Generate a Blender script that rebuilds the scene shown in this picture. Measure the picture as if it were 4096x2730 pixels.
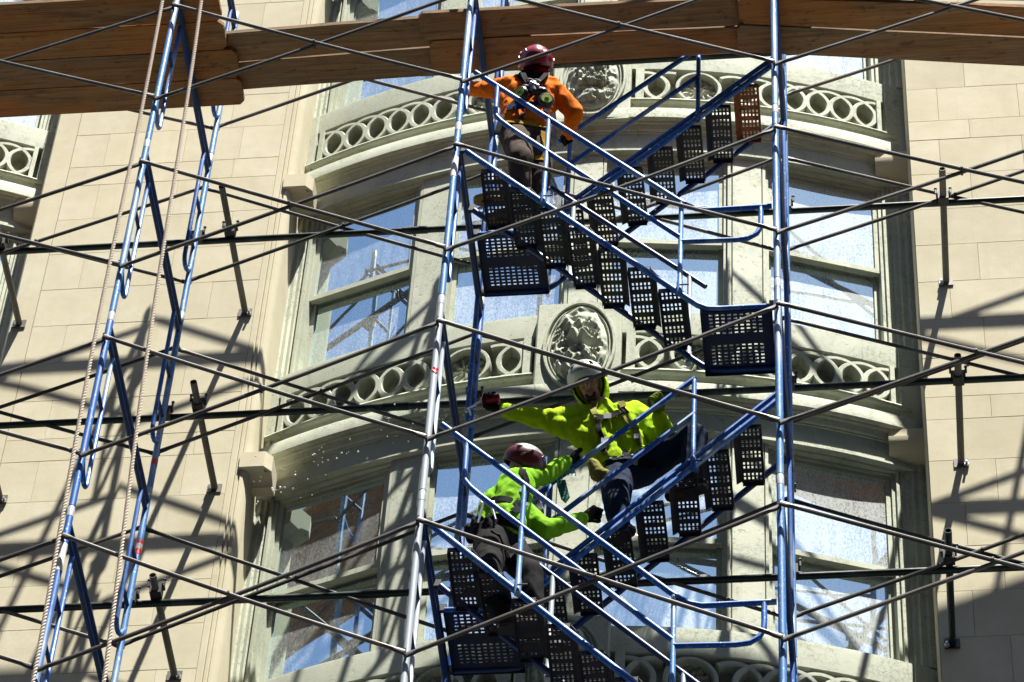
import bpy, bmesh, math, random
import numpy as np
from mathutils import Vector, Matrix, Quaternion, noise
R = math.radians
random.seed(7)
for o in list(bpy.data.objects): bpy.data.objects.remove(o)
scene = bpy.context.scene
C = scene.collection

# ---------------------------------------------------------------- camera, world, sun, exposure
# world axes: X along the facade, Y into the building, Z up; Z = 0 is a scaffold joint about 20 m above the street
STREET = -20.2
def cam_axes(yaw, pitch, roll):
    fwd = Vector((math.sin(yaw)*math.cos(pitch), math.cos(yaw)*math.cos(pitch), math.sin(pitch)))
    right = Vector((math.cos(yaw), -math.sin(yaw), 0)); up = right.cross(fwd)
    return (math.cos(roll)*right+math.sin(roll)*up, -math.sin(roll)*right+math.cos(roll)*up, fwd)
cd = bpy.data.cameras.new('camera'); cam = bpy.data.objects.new('camera', cd); C.objects.link(cam)
r_, u_, f_ = cam_axes(R(-9.041), R(50.835), R(4.2217))
m = Matrix((r_, u_, -f_)).transposed().to_4x4(); m.translation = Vector((4.9232, -14.559, -18.571))
cam.matrix_world = m
cd.lens = 14939.11/4096*36; cd.sensor_width = 36; cd.clip_start = 0.5; cd.clip_end = 3000
scene.camera = cam

SUN = Vector((0.64, -1.0, 3.45)).normalized()          # direction to the sun
w = bpy.data.worlds.new('World'); scene.world = w; w.use_nodes = True
nt = w.node_tree; nt.nodes.clear()
sky = nt.nodes.new('ShaderNodeTexSky'); sky.sky_type = 'NISHITA'; sky.sun_disc = False
sky.sun_elevation = math.asin(SUN.z); sky.sun_rotation = math.atan2(SUN.x, SUN.y)
sky.air_density = 0.85; sky.dust_density = 0.6; sky.ozone_density = 1.2
bg = nt.nodes.new('ShaderNodeBackground'); bg.inputs['Strength'].default_value = 0.075
out = nt.nodes.new('ShaderNodeOutputWorld')
nt.links.new(sky.outputs[0], bg.inputs[0]); nt.links.new(bg.outputs[0], out.inputs[0])
ld = bpy.data.lights.new('sun', 'SUN'); sun = bpy.data.objects.new('sun', ld); C.objects.link(sun)
ld.energy = 5.0; ld.angle = R(0.53); ld.color = (1.0, 0.96, 0.86)
sun.location = (10, -20, 60); sun.rotation_euler = (-SUN).to_track_quat('-Z', 'Y').to_euler()
vs = scene.view_settings; vs.view_transform = 'Standard'; vs.look = 'None'; vs.gamma = 1; vs.use_curve_mapping = False
vs.exposure = 1.68
scene.render.resolution_x = 1024; scene.render.resolution_y = 682
try:
    scene.cycles.max_bounces = 8; scene.cycles.transparent_max_bounces = 12
    scene.cycles.caustics_reflective = False; scene.cycles.caustics_refractive = False
except Exception: pass

# ---------------------------------------------------------------- helpers
class MB:
    def __init__(s): s.v = []; s.f = []
    def add(s, vs, fs):
        b = len(s.v); s.v += [tuple(v) for v in vs]; s.f += [tuple(i+b for i in f) for f in fs]; return s
    def tube(s, path, r, n=10, caps=True, squash=None):
        P = [Vector(p) for p in path]; N = len(P); rs = r if isinstance(r, (list, tuple)) else [r]*N
        T = [(P[min(i+1, N-1)]-P[max(i-1, 0)]).normalized() for i in range(N)]
        a = T[0].orthogonal().normalized() if abs(T[0].y) > .9 else T[0].cross(Vector((0, 1, 0))).normalized()
        vs = []
        for i in range(N):
            a = (a-T[i]*a.dot(T[i])).normalized(); b = T[i].cross(a)
            for k in range(n):
                t = 2*math.pi*k/n
                q = 1 if squash is None else squash[i]
                vs.append(P[i]+rs[i]*(math.cos(t)*a/ (q if q else 1)+math.sin(t)*b*q))
        fs = [(i*n+k, i*n+(k+1) % n, (i+1)*n+(k+1) % n, (i+1)*n+k) for i in range(N-1) for k in range(n)]
        if caps: fs += [tuple(range(n-1, -1, -1)), tuple((N-1)*n+k for k in range(n))]
        return s.add(vs, fs)
    def box(s, c, d, M=None):
        c = Vector(c); vs = []
        for z in (-.5, .5):
            for x, y in ((-.5, -.5), (.5, -.5), (.5, .5), (-.5, .5)):
                p = Vector((x*d[0], y*d[1], z*d[2])); p = (M @ p) if M else p
                vs.append(c+p)
        return s.add(vs, [(3, 2, 1, 0), (4, 5, 6, 7), (0, 1, 5, 4), (1, 2, 6, 5), (2, 3, 7, 6), (3, 0, 4, 7)])
    def sweep(s, loops, close=True, caps=True):
        n = len(loops[0]); vs = [p for l in loops for p in l]; fs = []
        for i in range(len(loops)-1):
            for k in range(n if close else n-1):
                fs.append((i*n+k, i*n+(k+1) % n, (i+1)*n+(k+1) % n, (i+1)*n+k))
        if caps and close: fs += [tuple(range(n-1, -1, -1)), tuple((len(loops)-1)*n+k for k in range(n))]
        return s.add(vs, fs)
    def ball(s, c, r, nu=8, nv=6):
        c = Vector(c); r = Vector(r) if not isinstance(r, (int, float)) else Vector((r, r, r)); vs = [c+Vector((0, 0, -r.z))]
        for j in range(1, nv):
            t = -math.pi/2+math.pi*j/nv
            for i in range(nu):
                p = 2*math.pi*i/nu; vs.append(c+Vector((r.x*math.cos(t)*math.cos(p), r.y*math.cos(t)*math.sin(p), r.z*math.sin(t))))
        vs.append(c+Vector((0, 0, r.z))); fs = []; L = len(vs)-1
        for i in range(nu):
            fs.append((0, 1+(i+1) % nu, 1+i)); fs.append((L, L-nu+i, L-nu+(i+1) % nu))
        for j in range(nv-2):
            for i in range(nu):
                a = 1+j*nu+i; b = 1+j*nu+(i+1) % nu; fs.append((a, b, b+nu, a+nu))
        return s.add(vs, fs)
    def mesh(s, name, mat=None, smooth=35):
        me = bpy.data.meshes.new(name); me.from_pydata(s.v, [], s.f); me.update()
        bm = bmesh.new(); bm.from_mesh(me); bmesh.ops.recalc_face_normals(bm, faces=bm.faces); bm.to_mesh(me); bm.free()
        if smooth:
            me.shade_smooth(); me.set_sharp_from_angle(angle=R(smooth))
        if mat: me.materials.append(mat)
        return me
    def build(s, name, mat=None, parent=None, smooth=35):
        return obj(name, s.mesh(name, mat, smooth), parent)
def obj(name, me, parent=None):
    o = bpy.data.objects.new(name, me); C.objects.link(o)
    if parent is not None: o.parent = parent
    return o
def tag(o, label=None, cat=None, group=None, kind=None):
    if label: o['label'] = label
    if cat: o['category'] = cat
    if group: o['group'] = group
    if kind: o['kind'] = kind
    return o
def thing(name, label, cat, loc=(0, 0, 0), group=None):
    o = bpy.data.objects.new(name, None); C.objects.link(o); o.location = loc; o.empty_display_size = .2
    return tag(o, label, cat, group)
def local(pts, o): return [Vector(p)-Vector(o) for p in pts]
def kids(o): return [c for c in o.children]
def copy_tree(o, parent=None, delta=None):
    c = o.copy(); C.objects.link(c); c.parent = parent
    if delta is not None: c.location = Vector(o.location)+Vector(delta)
    for ch in kids(o): copy_tree(ch, c)
    return c
def own_mat(o, mat):
    o.material_slots[0].link = 'OBJECT'; o.material_slots[0].material = mat

# ---------------------------------------------------------------- materials
class NT:
    def __init__(s, name):
        s.m = bpy.data.materials.new(name); s.m.use_nodes = True; s.t = s.m.node_tree; s.t.nodes.clear()
        s.out = s.n('ShaderNodeOutputMaterial'); s.b = s.n('ShaderNodeBsdfPrincipled'); s.l(s.b.outputs[0], s.out.inputs[0])
    def n(s, k, **kw):
        x = s.t.nodes.new(k)
        for a, b in kw.items(): setattr(x, a, b)
        return x
    def l(s, a, b): s.t.links.new(a, b)
    def coord(s, scale=(1, 1, 1), which='Object', rnd=True):
        tc = s.n('ShaderNodeTexCoord'); mp = s.n('ShaderNodeMapping'); mp.inputs['Scale'].default_value = scale
        if rnd:
            oi = s.n('ShaderNodeObjectInfo'); cm = s.n('ShaderNodeCombineXYZ'); mu = s.n('ShaderNodeMath', operation='MULTIPLY'); mu.inputs[1].default_value = 37.0
            s.l(oi.outputs['Random'], mu.inputs[0])
            for i in range(3): s.l(mu.outputs[0], cm.inputs[i])
            ad = s.n('ShaderNodeVectorMath', operation='ADD'); s.l(tc.outputs[which], ad.inputs[0]); s.l(cm.outputs[0], ad.inputs[1]); s.l(ad.outputs[0], mp.inputs[0])
        else: s.l(tc.outputs[which], mp.inputs[0])
        return mp.outputs[0]
    def noise(s, co, scale, detail=4, rough=.55, dist=0):
        x = s.n('ShaderNodeTexNoise'); x.inputs['Scale'].default_value = scale; x.inputs['Detail'].default_value = detail
        x.inputs['Roughness'].default_value = rough; x.inputs['Distortion'].default_value = dist; s.l(co, x.inputs['Vector']); return x.outputs[0]
    def ramp(s, f, stops):
        x = s.n('ShaderNodeValToRGB'); e = x.color_ramp.elements
        while len(e) < len(stops): e.new(.5)
        for i, (p, c) in enumerate(stops):
            e[i].position = p; e[i].color = (*c, 1) if isinstance(c, (tuple, list)) else (c, c, c, 1)
        s.l(f, x.inputs[0]); return x.outputs[0]
    def mix(s, f, a, b, mode='MIX'):
        x = s.n('ShaderNodeMix', data_type='RGBA', blend_type=mode)
        for k, v in ((0, f), (6, a), (7, b)):
            if isinstance(v, (tuple, list)): x.inputs[k].default_value = (*v, 1)
            elif isinstance(v, (int, float)): x.inputs[k].default_value = v
            else: s.l(v, x.inputs[k])
        return x.outputs[2]
    def math(s, op, a, b=None):
        x = s.n('ShaderNodeMath', operation=op)
        for k, v in ((0, a), (1, b)):
            if v is None: continue
            if isinstance(v, (int, float)): x.inputs[k].default_value = v
            else: s.l(v, x.inputs[k])
        return x.outputs[0]
    def bump(s, h, strength=.3, dist=.01):
        x = s.n('ShaderNodeBump'); x.inputs['Strength'].default_value = strength; x.inputs['Distance'].default_value = dist
        s.l(h, x.inputs['Height']); s.l(x.outputs[0], s.b.inputs['Normal']); return x.outputs[0]
    def rnd(s): return s.n('ShaderNodeObjectInfo').outputs['Random']
    def set(s, **kw):
        for k, v in kw.items():
            i = s.b.inputs[k.replace('_', ' ')]
            if isinstance(v, (int, float)): i.default_value = v
            elif isinstance(v, (tuple, list)): i.default_value = (*v, 1)
            else: s.l(v, i)
        return s
MAT = {}
def stone_mat():
    t = NT('limestone'); co = t.coord()
    a = t.noise(co, 1.6, 3); b = t.noise(co, 9, 6, .65); c = t.noise(co, 160, 2)
    col = t.ramp(a, [(.3, (.50, .46, .335)), (.55, (.545, .505, .38)), (.75, (.58, .55, .435))])
    col = t.mix(t.math('MULTIPLY', t.ramp(b, [(.42, 0.), (.7, 1.)]), .28), col, (.44, .385, .26))
    st = t.coord((6, 6, .5), rnd=False); s2 = t.noise(st, 1.2, 5, .6)
    col = t.mix(t.math('MULTIPLY', t.ramp(s2, [(.52, 0.), (.72, 1.)]), .3), col, (.42, .37, .27))
    v = t.math('ADD', t.math('MULTIPLY', t.rnd(), .07), .96)
    cc = t.n('ShaderNodeCombineColor')
    for i in range(3): t.l(v, cc.inputs[i])
    col = t.mix(1., col, cc.outputs[0], 'MULTIPLY')
    col = t.mix(.10, col, c, 'OVERLAY')
    t.set(Base_Color=col, Roughness=.95, Specular_IOR_Level=.05)
    t.bump(t.math('ADD', t.math('MULTIPLY', c, .5), t.math('MULTIPLY', b, 1.)), .25, .006); return t.m
MAT['stone'] = stone_mat()
def paintwood(name, base, dark, under, flake=.62, streak=True):
    t = NT(name); co = t.coord(); a = t.noise(co, 2.2, 4); b = t.noise(co, 14, 6, .7); c = t.noise(co, 38, 5, .75, .6)
    col = t.mix(t.ramp(a, [(.35, 0.), (.7, 1.)]), base, dark)
    fl = t.ramp(b, [(flake, 0.), (flake+.03, 1.)]); fl2 = t.math('MULTIPLY', t.ramp(c, [(.57, 0.), (.61, 1.)]), t.ramp(a, [(.40, 0.), (.55, 1.)]))
    f = t.math('MAXIMUM', t.math('MULTIPLY', fl, .55), t.math('MULTIPLY', fl2, .75))
    col = t.mix(f, col, under)
    vo = t.n('ShaderNodeTexVoronoi', feature='DISTANCE_TO_EDGE'); vo.inputs['Scale'].default_value = 16
    wv = t.n('ShaderNodeVectorMath', operation='ADD'); cm = t.n('ShaderNodeCombineXYZ'); t.l(t.math('MULTIPLY', c, .12), cm.inputs[0]); t.l(t.math('MULTIPLY', b, .2), cm.inputs[2])
    t.l(co, wv.inputs[0]); t.l(cm.outputs[0], wv.inputs[1]); t.l(wv.outputs[0], vo.inputs['Vector'])
    cr = t.math('MULTIPLY', t.ramp(vo.outputs['Distance'], [(0., 1.), (.018, 0.)]), t.ramp(a, [(.42, 0.), (.56, 1.)]))
    col = t.mix(t.math('MULTIPLY', cr, .8), col, (.10, .10, .07))
    gr = t.noise(t.coord((1, 1, .25), rnd=False), 7, 4, .6)
    col = t.mix(t.math('MULTIPLY', t.ramp(gr, [(.55, 0.), (.75, 1.)]), .35), col, (.22, .21, .14))
    t.set(Base_Color=col, Roughness=.7, Specular_IOR_Level=.12)
    h = t.math('SUBTRACT', t.math('MULTIPLY', c, .6), t.math('ADD', t.math('MULTIPLY', f, .8), t.math('MULTIPLY', cr, .7)))
    t.bump(h, .55, .006); return t.m
MAT['sage'] = paintwood('sage_paint', (.45, .475, .385), (.37, .405, .325), (.30, .29, .20))
MAT['sage_flaky'] = paintwood('flaking_sage_paint', (.47, .49, .40), (.40, .43, .35), (.24, .24, .18), .60)
MAT['sage_dark'] = paintwood('weathered_green_paint', (.22, .29, .26), (.16, .21, .19), (.10, .11, .09), .58)
def wood_mat():
    t = NT('plank_wood'); co = t.coord((.35, 6, 6)); big = t.coord((.5, 1.5, 1))
    g = t.noise(co, 5, 8, .65, 1.2); b = t.noise(big, 2, 3)
    wv = t.n('ShaderNodeTexWave', wave_type='BANDS', bands_direction='Y'); wv.inputs['Scale'].default_value = 3.2; wv.inputs['Distortion'].default_value = 9; wv.inputs['Detail'].default_value = 3; wv.inputs['Detail Scale'].default_value = .7
    t.l(co, wv.inputs['Vector'])
    col = t.ramp(g, [(.3, (.10, .07, .043)), (.5, (.19, .137, .087)), (.68, (.29, .22, .15))])
    col2 = t.ramp(wv.outputs[1], [(.1, (.24, .11, .036)), (.6, (.48, .24, .075)), (.9, (.30, .14, .048))])
    w_ = t.math('MULTIPLY', t.ramp(b, [(.38, 0.), (.60, 1.)]), .9)
    col = t.mix(t.math('MULTIPLY', w_, t.ramp(t.rnd(), [(.1, .35), (.9, 1.)])), col, col2)
    kn = t.n('ShaderNodeTexVoronoi'); kn.inputs['Scale'].default_value = 2.6; t.l(t.coord((.7, 2.2, 1)), kn.inputs['Vector'])
    col = t.mix(t.math('MULTIPLY', t.ramp(kn.outputs[0], [(.06, 1.), (.13, 0.)]), .65), col, (.05, .03, .02))
    gy = t.noise(t.coord((1, 3, 3)), 3.4, 5, .7)
    col = t.mix(t.math('MULTIPLY', t.ramp(gy, [(.5, 0.), (.72, 1.)]), .45), col, (.20, .165, .13))
    sp = t.noise(t.coord((.6, 1.2, 1)), 16, 4, .7)
    col = t.mix(t.math('MULTIPLY', t.ramp(sp, [(.58, 0.), (.68, 1.)]), .6), col, (.045, .032, .025))
    ln = t.noise(t.coord((.12, 5, 5)), 13, 3, .6)
    col = t.mix(t.math('MULTIPLY', t.ramp(ln, [(.56, 0.), (.64, 1.)]), .45), col, (.06, .036, .022))
    tint = t.ramp(t.rnd(), [(.0, (1.0, .92, .82)), (.35, (.82, .80, .76)), (.65, (1.15, .88, .62)), (1., (.75, .70, .66))])
    col = t.mix(1., col, tint, 'MULTIPLY')
    t.set(Base_Color=col, Roughness=.85, Specular_IOR_Level=.2); t.bump(g, .35, .004); return t.m
MAT['plank'] = wood_mat()
def metal_paint(name, paint, worn, wear=.60, rough=.28, rust=True, metal=.0, chips=.66):
    t = NT(name); co = t.coord((1, 1, .35)); c2 = t.coord()
    a = t.noise(co, 2.6, 4, .6); b = t.noise(c2, 30, 5, .7); ch = t.noise(t.coord((1, 1, .5)), 70, 3, .6)
    wr = t.ramp(a, [(wear-.08, 0.), (wear+.06, 1.)])
    wr = t.math('MAXIMUM', t.math('MULTIPLY', wr, .8), t.ramp(ch, [(chips, 0.), (chips+.03, 1.)]))
    wr = t.math('MAXIMUM', wr, t.math('MULTIPLY', t.ramp(b, [(.64, 0.), (.68, 1.)]), .6))
    col = t.mix(wr, paint, worn)
    if rust:
        rs = t.math('MULTIPLY', t.ramp(t.noise(c2, 11, 6, .7), [(.68, 0.), (.74, 1.)]), .85)
        col = t.mix(rs, col, (.20, .075, .03))
    t.set(Base_Color=col, Roughness=t.math('ADD', t.math('MULTIPLY', b, .25), rough-.08), Metallic=t.math('MULTIPLY', wr, metal), Specular_IOR_Level=.25)
    t.bump(t.math('ADD', t.math('MULTIPLY', b, .4), t.math('MULTIPLY', wr, -.3)), .12, .002); return t.m
MAT['blue'] = metal_paint('blue_paint', (.008, .095, .38), (.28, .36, .44), .62, .42, metal=.4, chips=.63)
MAT['blue_worn'] = metal_paint('worn_blue_paint', (.04, .16, .40), (.33, .40, .47), .57, .44, metal=.4, chips=.62)
MAT['galv'] = metal_paint('galvanized_steel', (.33, .37, .42), (.22, .32, .46), .62, .46, metal=.4)
MAT['navy'] = metal_paint('navy_paint', (.008, .03, .13), (.04, .055, .08), .58, .40, rust=True, metal=.2)
MAT['tread'] = metal_paint('dark_tread_steel', (.014, .017, .035), (.035, .033, .036), .5, .50, rust=False, metal=.2)
MAT['landing'] = metal_paint('worn_navy_steel', (.010, .018, .06), (.03, .03, .036), .5, .5, rust=False, metal=.2)
MAT['brace'] = metal_paint('grey_brace_steel', (.055, .052, .052), (.13, .125, .12), .55, .40, metal=.5)
MAT['brace_dark'] = metal_paint('dark_brace_steel', (.03, .03, .031), (.10, .095, .09), .6, .42, metal=.4)
MAT['ledger'] = metal_paint('dark_green_pipe_paint', (.010, .022, .021), (.09, .095, .09), .64, .32, rust=False, metal=.2, chips=.7)
MAT['oldpipe'] = metal_paint('rusty_pipe', (.09, .085, .075), (.16, .15, .13), .55, .5, metal=.3, chips=.6)
MAT['castiron'] = metal_paint('dark_clamp_steel', (.035, .035, .037), (.10, .10, .10), .6, .45, metal=.4)
def plain(name, col, rough=.6, metal=0., bump=None, spec=.4, var=.0):
    t = NT(name); t.set(Base_Color=col, Roughness=rough, Metallic=metal, Specular_IOR_Level=spec)
    if bump or var:
        co = t.coord(); n_ = t.noise(co, (bump or (20, 0, 0))[0], 4)
        if var: t.set(Base_Color=t.mix(t.ramp(n_, [(.35, 0.), (.7, 1.)]), col, tuple(c*(1-var) for c in col)))
        if bump: t.bump(n_, bump[1], bump[2])
    return t.m
MAT['bolt'] = plain('zinc_bolt', (.55, .56, .58), .3, .7)
MAT['orange_paint'] = plain('orange_spray_paint', (.30, .085, .025), .7, var=.75, bump=(30, .1, .002))
MAT['red'] = plain('red_tape', (.65, .01, .01), .4)
MAT['white_tape'] = plain('white_label', (.7, .7, .68), .6, var=.3)
MAT['rope'] = plain('rope_fibre', (.62, .53, .44), .9, bump=(420, .5, .002), var=.25, spec=.1)
def glass_mat(cov, refl, nm):
    t = NT(nm); t.t.nodes.remove(t.b)
    co = t.coord((1, 1, 1)); a = t.noise(co, 1.3, 3); g = t.noise(t.coord((1, 1, .45)), 85, 3, .7); s_ = t.noise(t.coord((1, 1, .12)), 16, 4, .6)
    d = t.math('MULTIPLY', t.math('ADD', t.math('MULTIPLY', t.ramp(g, [(.40, .0), (.68, 1.)]), .55), t.math('MULTIPLY', s_, .7)), t.ramp(a, [(.3, .55), (.7, 1.)]))
    dust = t.n('ShaderNodeBsdfDiffuse'); dust.inputs[0].default_value = (.82, .87, .88, 1)
    tr = t.n('ShaderNodeBsdfTransparent'); tr.inputs[0].default_value = (.72, .80, .80, 1)
    m1 = t.n('ShaderNodeMixShader'); t.l(t.math('MINIMUM', t.math('MULTIPLY', d, cov), .95), m1.inputs[0]); t.l(tr.outputs[0], m1.inputs[1]); t.l(dust.outputs[0], m1.inputs[2])
    gl = t.n('ShaderNodeBsdfGlossy'); gl.inputs['Roughness'].default_value = .015; gl.inputs[0].default_value = (.74, .95, 1., 1)
    bp = t.n('ShaderNodeBump'); bp.inputs['Strength'].default_value = .06; bp.inputs['Distance'].default_value = .01; t.l(t.noise(co, 2.5, 1), bp.inputs['Height']); t.l(bp.outputs[0], gl.inputs['Normal'])
    fr = t.n('ShaderNodeFresnel'); fr.inputs[0].default_value = 2.6
    m2 = t.n('ShaderNodeMixShader'); t.l(t.math('MAXIMUM', fr.outputs[0], refl), m2.inputs[0]); t.l(m1.outputs[0], m2.inputs[1]); t.l(gl.outputs[0], m2.inputs[2])
    t.l(m2.outputs[0], t.out.inputs[0]); return t.m
for i_, (c_, r__) in enumerate(((1.1, .62), (1.5, .58), (1.9, .54), (2.1, .48))): MAT['glass%d' % i_] = glass_mat(c_, r__, 'dusty_glass_%s' % ('clear', 'film', 'frosted', 'bright')[i_])
MAT['room'] = plain('room_plaster', (.30, .28, .25), .9)
MAT['asphalt'] = plain('asphalt', (.055, .055, .055), .9, bump=(40, .3, .01), var=.3)
MAT['concrete'] = plain('pavement_concrete', (.11, .105, .10), .9, bump=(20, .2, .01), var=.2)
# ---------------------------------------------------------------- street (below the picture)
g = MB().box((0, -20, STREET-.1), (400, 400, .2)).build('road', MAT['asphalt'], smooth=0); tag(g, kind='structure')
ob = thing('added_sky_blocker', 'added unseen dark brick block across the street, cutting off sky light', 'building', (0, -33, STREET))  # added out of view, sized to block low sky light and deepen shade
MB().box((0, 0, 24.5), (320, 8, 49)).build('wall', plain('dark_brick', (.10, .07, .055), .9, var=.3), ob, 0)
MB().box((0, 4.1, 49.1), (320.4, 1.0, .6)).build('cornice', MAT['concrete'], ob, 0)
g = MB().box((0, -1.2, STREET+.065), (200, 7.0, .13)).build('pavement', MAT['concrete'], smooth=0); tag(g, kind='structure')

# ---------------------------------------------------------------- the building
FLOOR = 3.287; S0 = 1.763                         # storey height, height of the middle spandrel's lower rail
XC, YM, RA = 2.757, 2.12, 5.68                    # the bow: centre, front, radius
BAY = 6.73
WY = 2.29
bld = thing('stone_building', 'pale limestone building with bowed sage-green window bays behind the scaffolding', 'building', (2.77, 2.29, STREET))
BO = Vector(bld.location)
def B(p): return Vector(p)-BO
def arc(phi, o, z): return B((XC+(RA+o)*math.sin(phi), YM+RA-(RA+o)*math.cos(phi), z))
COURSES = []
for k in range(-2, 3):
    b = 1.275+FLOOR*k
    COURSES += [b-.436*i for i in range(0, 7)] + [b+.243]
COURSES = sorted(set(round(c, 3) for c in COURSES)); cs = [COURSES[0]]
for c in COURSES[1:]:
    if c-cs[-1] > .2: cs.append(c)
COURSES = cs
def stone(x0, x1, z0, z1, parent, y=WY, d=.10):
    j = .0008; e = .002; x0 += j; x1 -= j; z0 += j; z1 -= j; yo = random.uniform(-.001, .001)
    vs = [(x, yy, z) for (a, yy) in ((0, y+d), (0, y+e+yo), (e, y+yo)) for x, z in ((x0+a, z0+a), (x1-a, z0+a), (x1-a, z1-a), (x0+a, z1-a))]
    o0 = Vector(((x0+x1)/2, y, (z0+z1)/2))
    fs = [(0, 1, 5, 4), (1, 2, 6, 5), (2, 3, 7, 6), (3, 0, 4, 7), (4, 5, 9, 8), (5, 6, 10, 9), (6, 7, 11, 10), (7, 4, 8, 11), (8, 9, 10, 11)]
    o = MB().add(local(vs, o0), fs).build('stone_block', MAT['stone'], parent, smooth=0)
    o.location = o0-BO-Vector(parent.location)
    return o
def pier(xa, xb, seedx, first):
    p = MB().box(B(((xa+xb)/2, WY+.012+.35, 2.0)), (xb-xa, .70, 22)).build('pier_wall', MAT['stone'], bld, smooth=0)
    zz = [c for c in COURSES if -6 < c < 9.2]
    for i in range(len(zz)-1):
        z0, z1 = zz[i], zz[i+1]
        js = []
        x = xa + (first[i % 2]) ; 
        while x < xb-.12: js.append(x+random.uniform(-.012, .012)); x += random.choice([.62, .70, .78])
        if js and xb-js[-1] < .2: js[-1] = xb-.32
        xs = [xa]+js+[xb]
        for a, b_ in zip(xs[:-1], xs[1:]): stone(a, b_, z0, z1, p)
    return p
pier(-1.36, .30, 0, (.27, .60))
pier(5.18, 6.95, 1, (.235, .45))
# moulded stone jambs beside each bay
def jamb(x, s):
    # profile in plan: x grows towards the bay by s
    pr = [(0, .012), (0.0, 0), (.035, 0), (.040, .012), (.046, .012), (.052, 0), (.068, 0), (.073, .012), (.079, .012), (.085, .002), (.105, .006), (.125, .03), (.14, .06), (.15, .42), (-.02, .42), (-.02, .05), (0, .05)]
    lo = [[B((x+s*a, WY+b, z)) for a, b in pr] for z in (-7, 9.2)]
    MB().sweep(lo).build('stone_jamb', MAT['stone'], bld, smooth=25)
for dx in (0,):
    jamb(.303, 1)
def jamb_r(x, s):
    pr = [(0, .012), (0, .004), (.012, .03), (.02, .42), (-.05, .42), (-.05, .012)]
    lo = [[B((x+s*a, WY+b, z)) for a, b in pr] for z in (-7, 9.2)]
    MB().sweep(lo).build('stone_jamb', MAT['stone'], bld, smooth=25)
jamb_r(5.177, -1)
def jamb_n(x, s):
    pr = [(0, .012), (0, 0), (.17, .004), (.19, .03), (.2, .42), (-.02, .42), (-.02, .05), (0, .05)]
    lo = [[B((x+s*a, WY+b, z)) for a, b in pr] for z in (-7, 9.2)]
    MB().sweep(lo).build('stone_jamb', MAT['stone'], bld, smooth=25)
jamb_n(-1.363, -1)
# rooms behind the glass
rm = MB()
for k in range(-2, 3):
    zc = S0+FLOOR*k
    rm.box(B((2.5, 4.3, zc+.05)), (17, 3.2, .9))
rm.box(B((2.5, 5.95, 2.0)), (17, .1, 20))
rm.build('room_interior', MAT['room'], bld, smooth=0)

PH = .421
PROF = [(-.26, .77), (-.03, .695), (.002, .688), (.004, .66), (-.004, .452), (-.02, .446), (-.10, .440), (-.10, .012), (-.03, .004), (.040, -.002), (.046, -.02), (.036, -.036),
        (.012, -.044), (-.004, -.07), (-.004, -.10), (.008, -.135), (.03, -.165), (.06, -.185), (.082, -.190), (.086, -.20), (.084, -.312), (.072, -.322), (.052, -.320), (.046, -.336), (.034, -.345), (.026, -.365), (.018, -.388), (.004, -.398), (.004, -.412), (-.006, -.414),
        (-.008, -.615), (.008, -.620), (.008, -.640), (-.035, -.646), (-.04, -.662), (-.072, -.666), (-.078, -.690), (-.26, -.70)]
spand_me = None
def ringarc(mb, cx, r, w, o0, o1, lo, hi, zc, z0):
    # one interlaced circle of the tracery, clipped to lo..hi along the bow
    seg = []
    N = 40
    ang = [2*math.pi*i/N for i in range(N+1)]
    run = []
    runs = []
    for a in ang:
        x = cx+r*math.cos(a)
        if lo-1e-6 <= x <= hi+1e-6: run.append(a)
        else:
            if len(run) > 1: runs.append(run)
            run = []
    if len(run) > 1: runs.append(run)
    for run in runs:
        L = []
        for a in run:
            ca, sa = math.cos(a), math.sin(a)
            q = []
            for rr, o in ((r-w/2, o0), (r-w/2, o1-.008), (r-w/2+.007, o1), (r+w/2-.007, o1), (r+w/2, o1-.008), (r+w/2, o0)):
                s_ = min(max(cx+rr*ca, lo-.01), hi+.01)
                q.append(arc(s_/RA, o, z0+zc+rr*sa))
            L.append(q)
        closed = len(run) == N+1
        mb.sweep(L, True, not closed)
def petals(mb, sc, zc, z0, rx, rz, o, seed, kind):
    # carved ornament: a displaced oval sheet
    n1, n2 = (14, 56) if kind == 'rosette' else (34, 110)
    rr = random.Random(seed); ph = rr.uniform(0, 6)
    rows = []
    for i in range(n1+1):
        t = i/n1; row = []
        for k in range(n2):
            a = 2*math.pi*k/n2
            if kind == 'rosette':
                sw = a*5+ph+3.2*t
                h = .05*(1-t*.35)*(abs(math.sin(sw/1.0)))**.7*(1 if t > .16 else .4)+.028*math.exp(-(t/.15)**2)
                h += .010*math.sin(13*a-6*t)*t
                if t > .94: h = 0
            else:
                x, z = t*math.cos(a)*rx, t*math.sin(a)*rz
                p = Vector((x+seed*.37, z, seed*1.7))
                leaf = 1-2.2*abs(noise.noise(p*11+Vector((noise.noise(p*6), 0, noise.noise(p*6+Vector((3, 3, 3)))))*1.6))
                fine = 1-2*abs(noise.noise(p*42))
                h = .012+.030*max(leaf, 0)+  .005*max(fine, 0)
                if kind == 'shield':
                    d = max(abs(x)/.105, abs(z-.05)/.17)
                    if d < 1: h = .050+.010*max(fine, 0)+.016*(noise.noise(p*26) > .12)
                    h += .03*math.exp(-((z+.26)/.05)**2)*math.exp(-(x/.13)**2)
                else:
                    h += .034*math.exp(-((abs(x)-.05*math.sin(z*16))/.045)**2)*(.55+.45*math.sin(z*34+3*x))
                    h += .028*math.exp(-((abs(x)-.02-abs(z)*.28)/.03)**2)
                h *= 1.35*(1-.75*t**6)
                if t > .96: h = 0
            row.append(arc((sc+t*math.cos(a)*rx)/RA, o+h, z0+zc+t*math.sin(a)*rz))
        rows.append(row)
    mb.sweep(rows, True, False)
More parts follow.
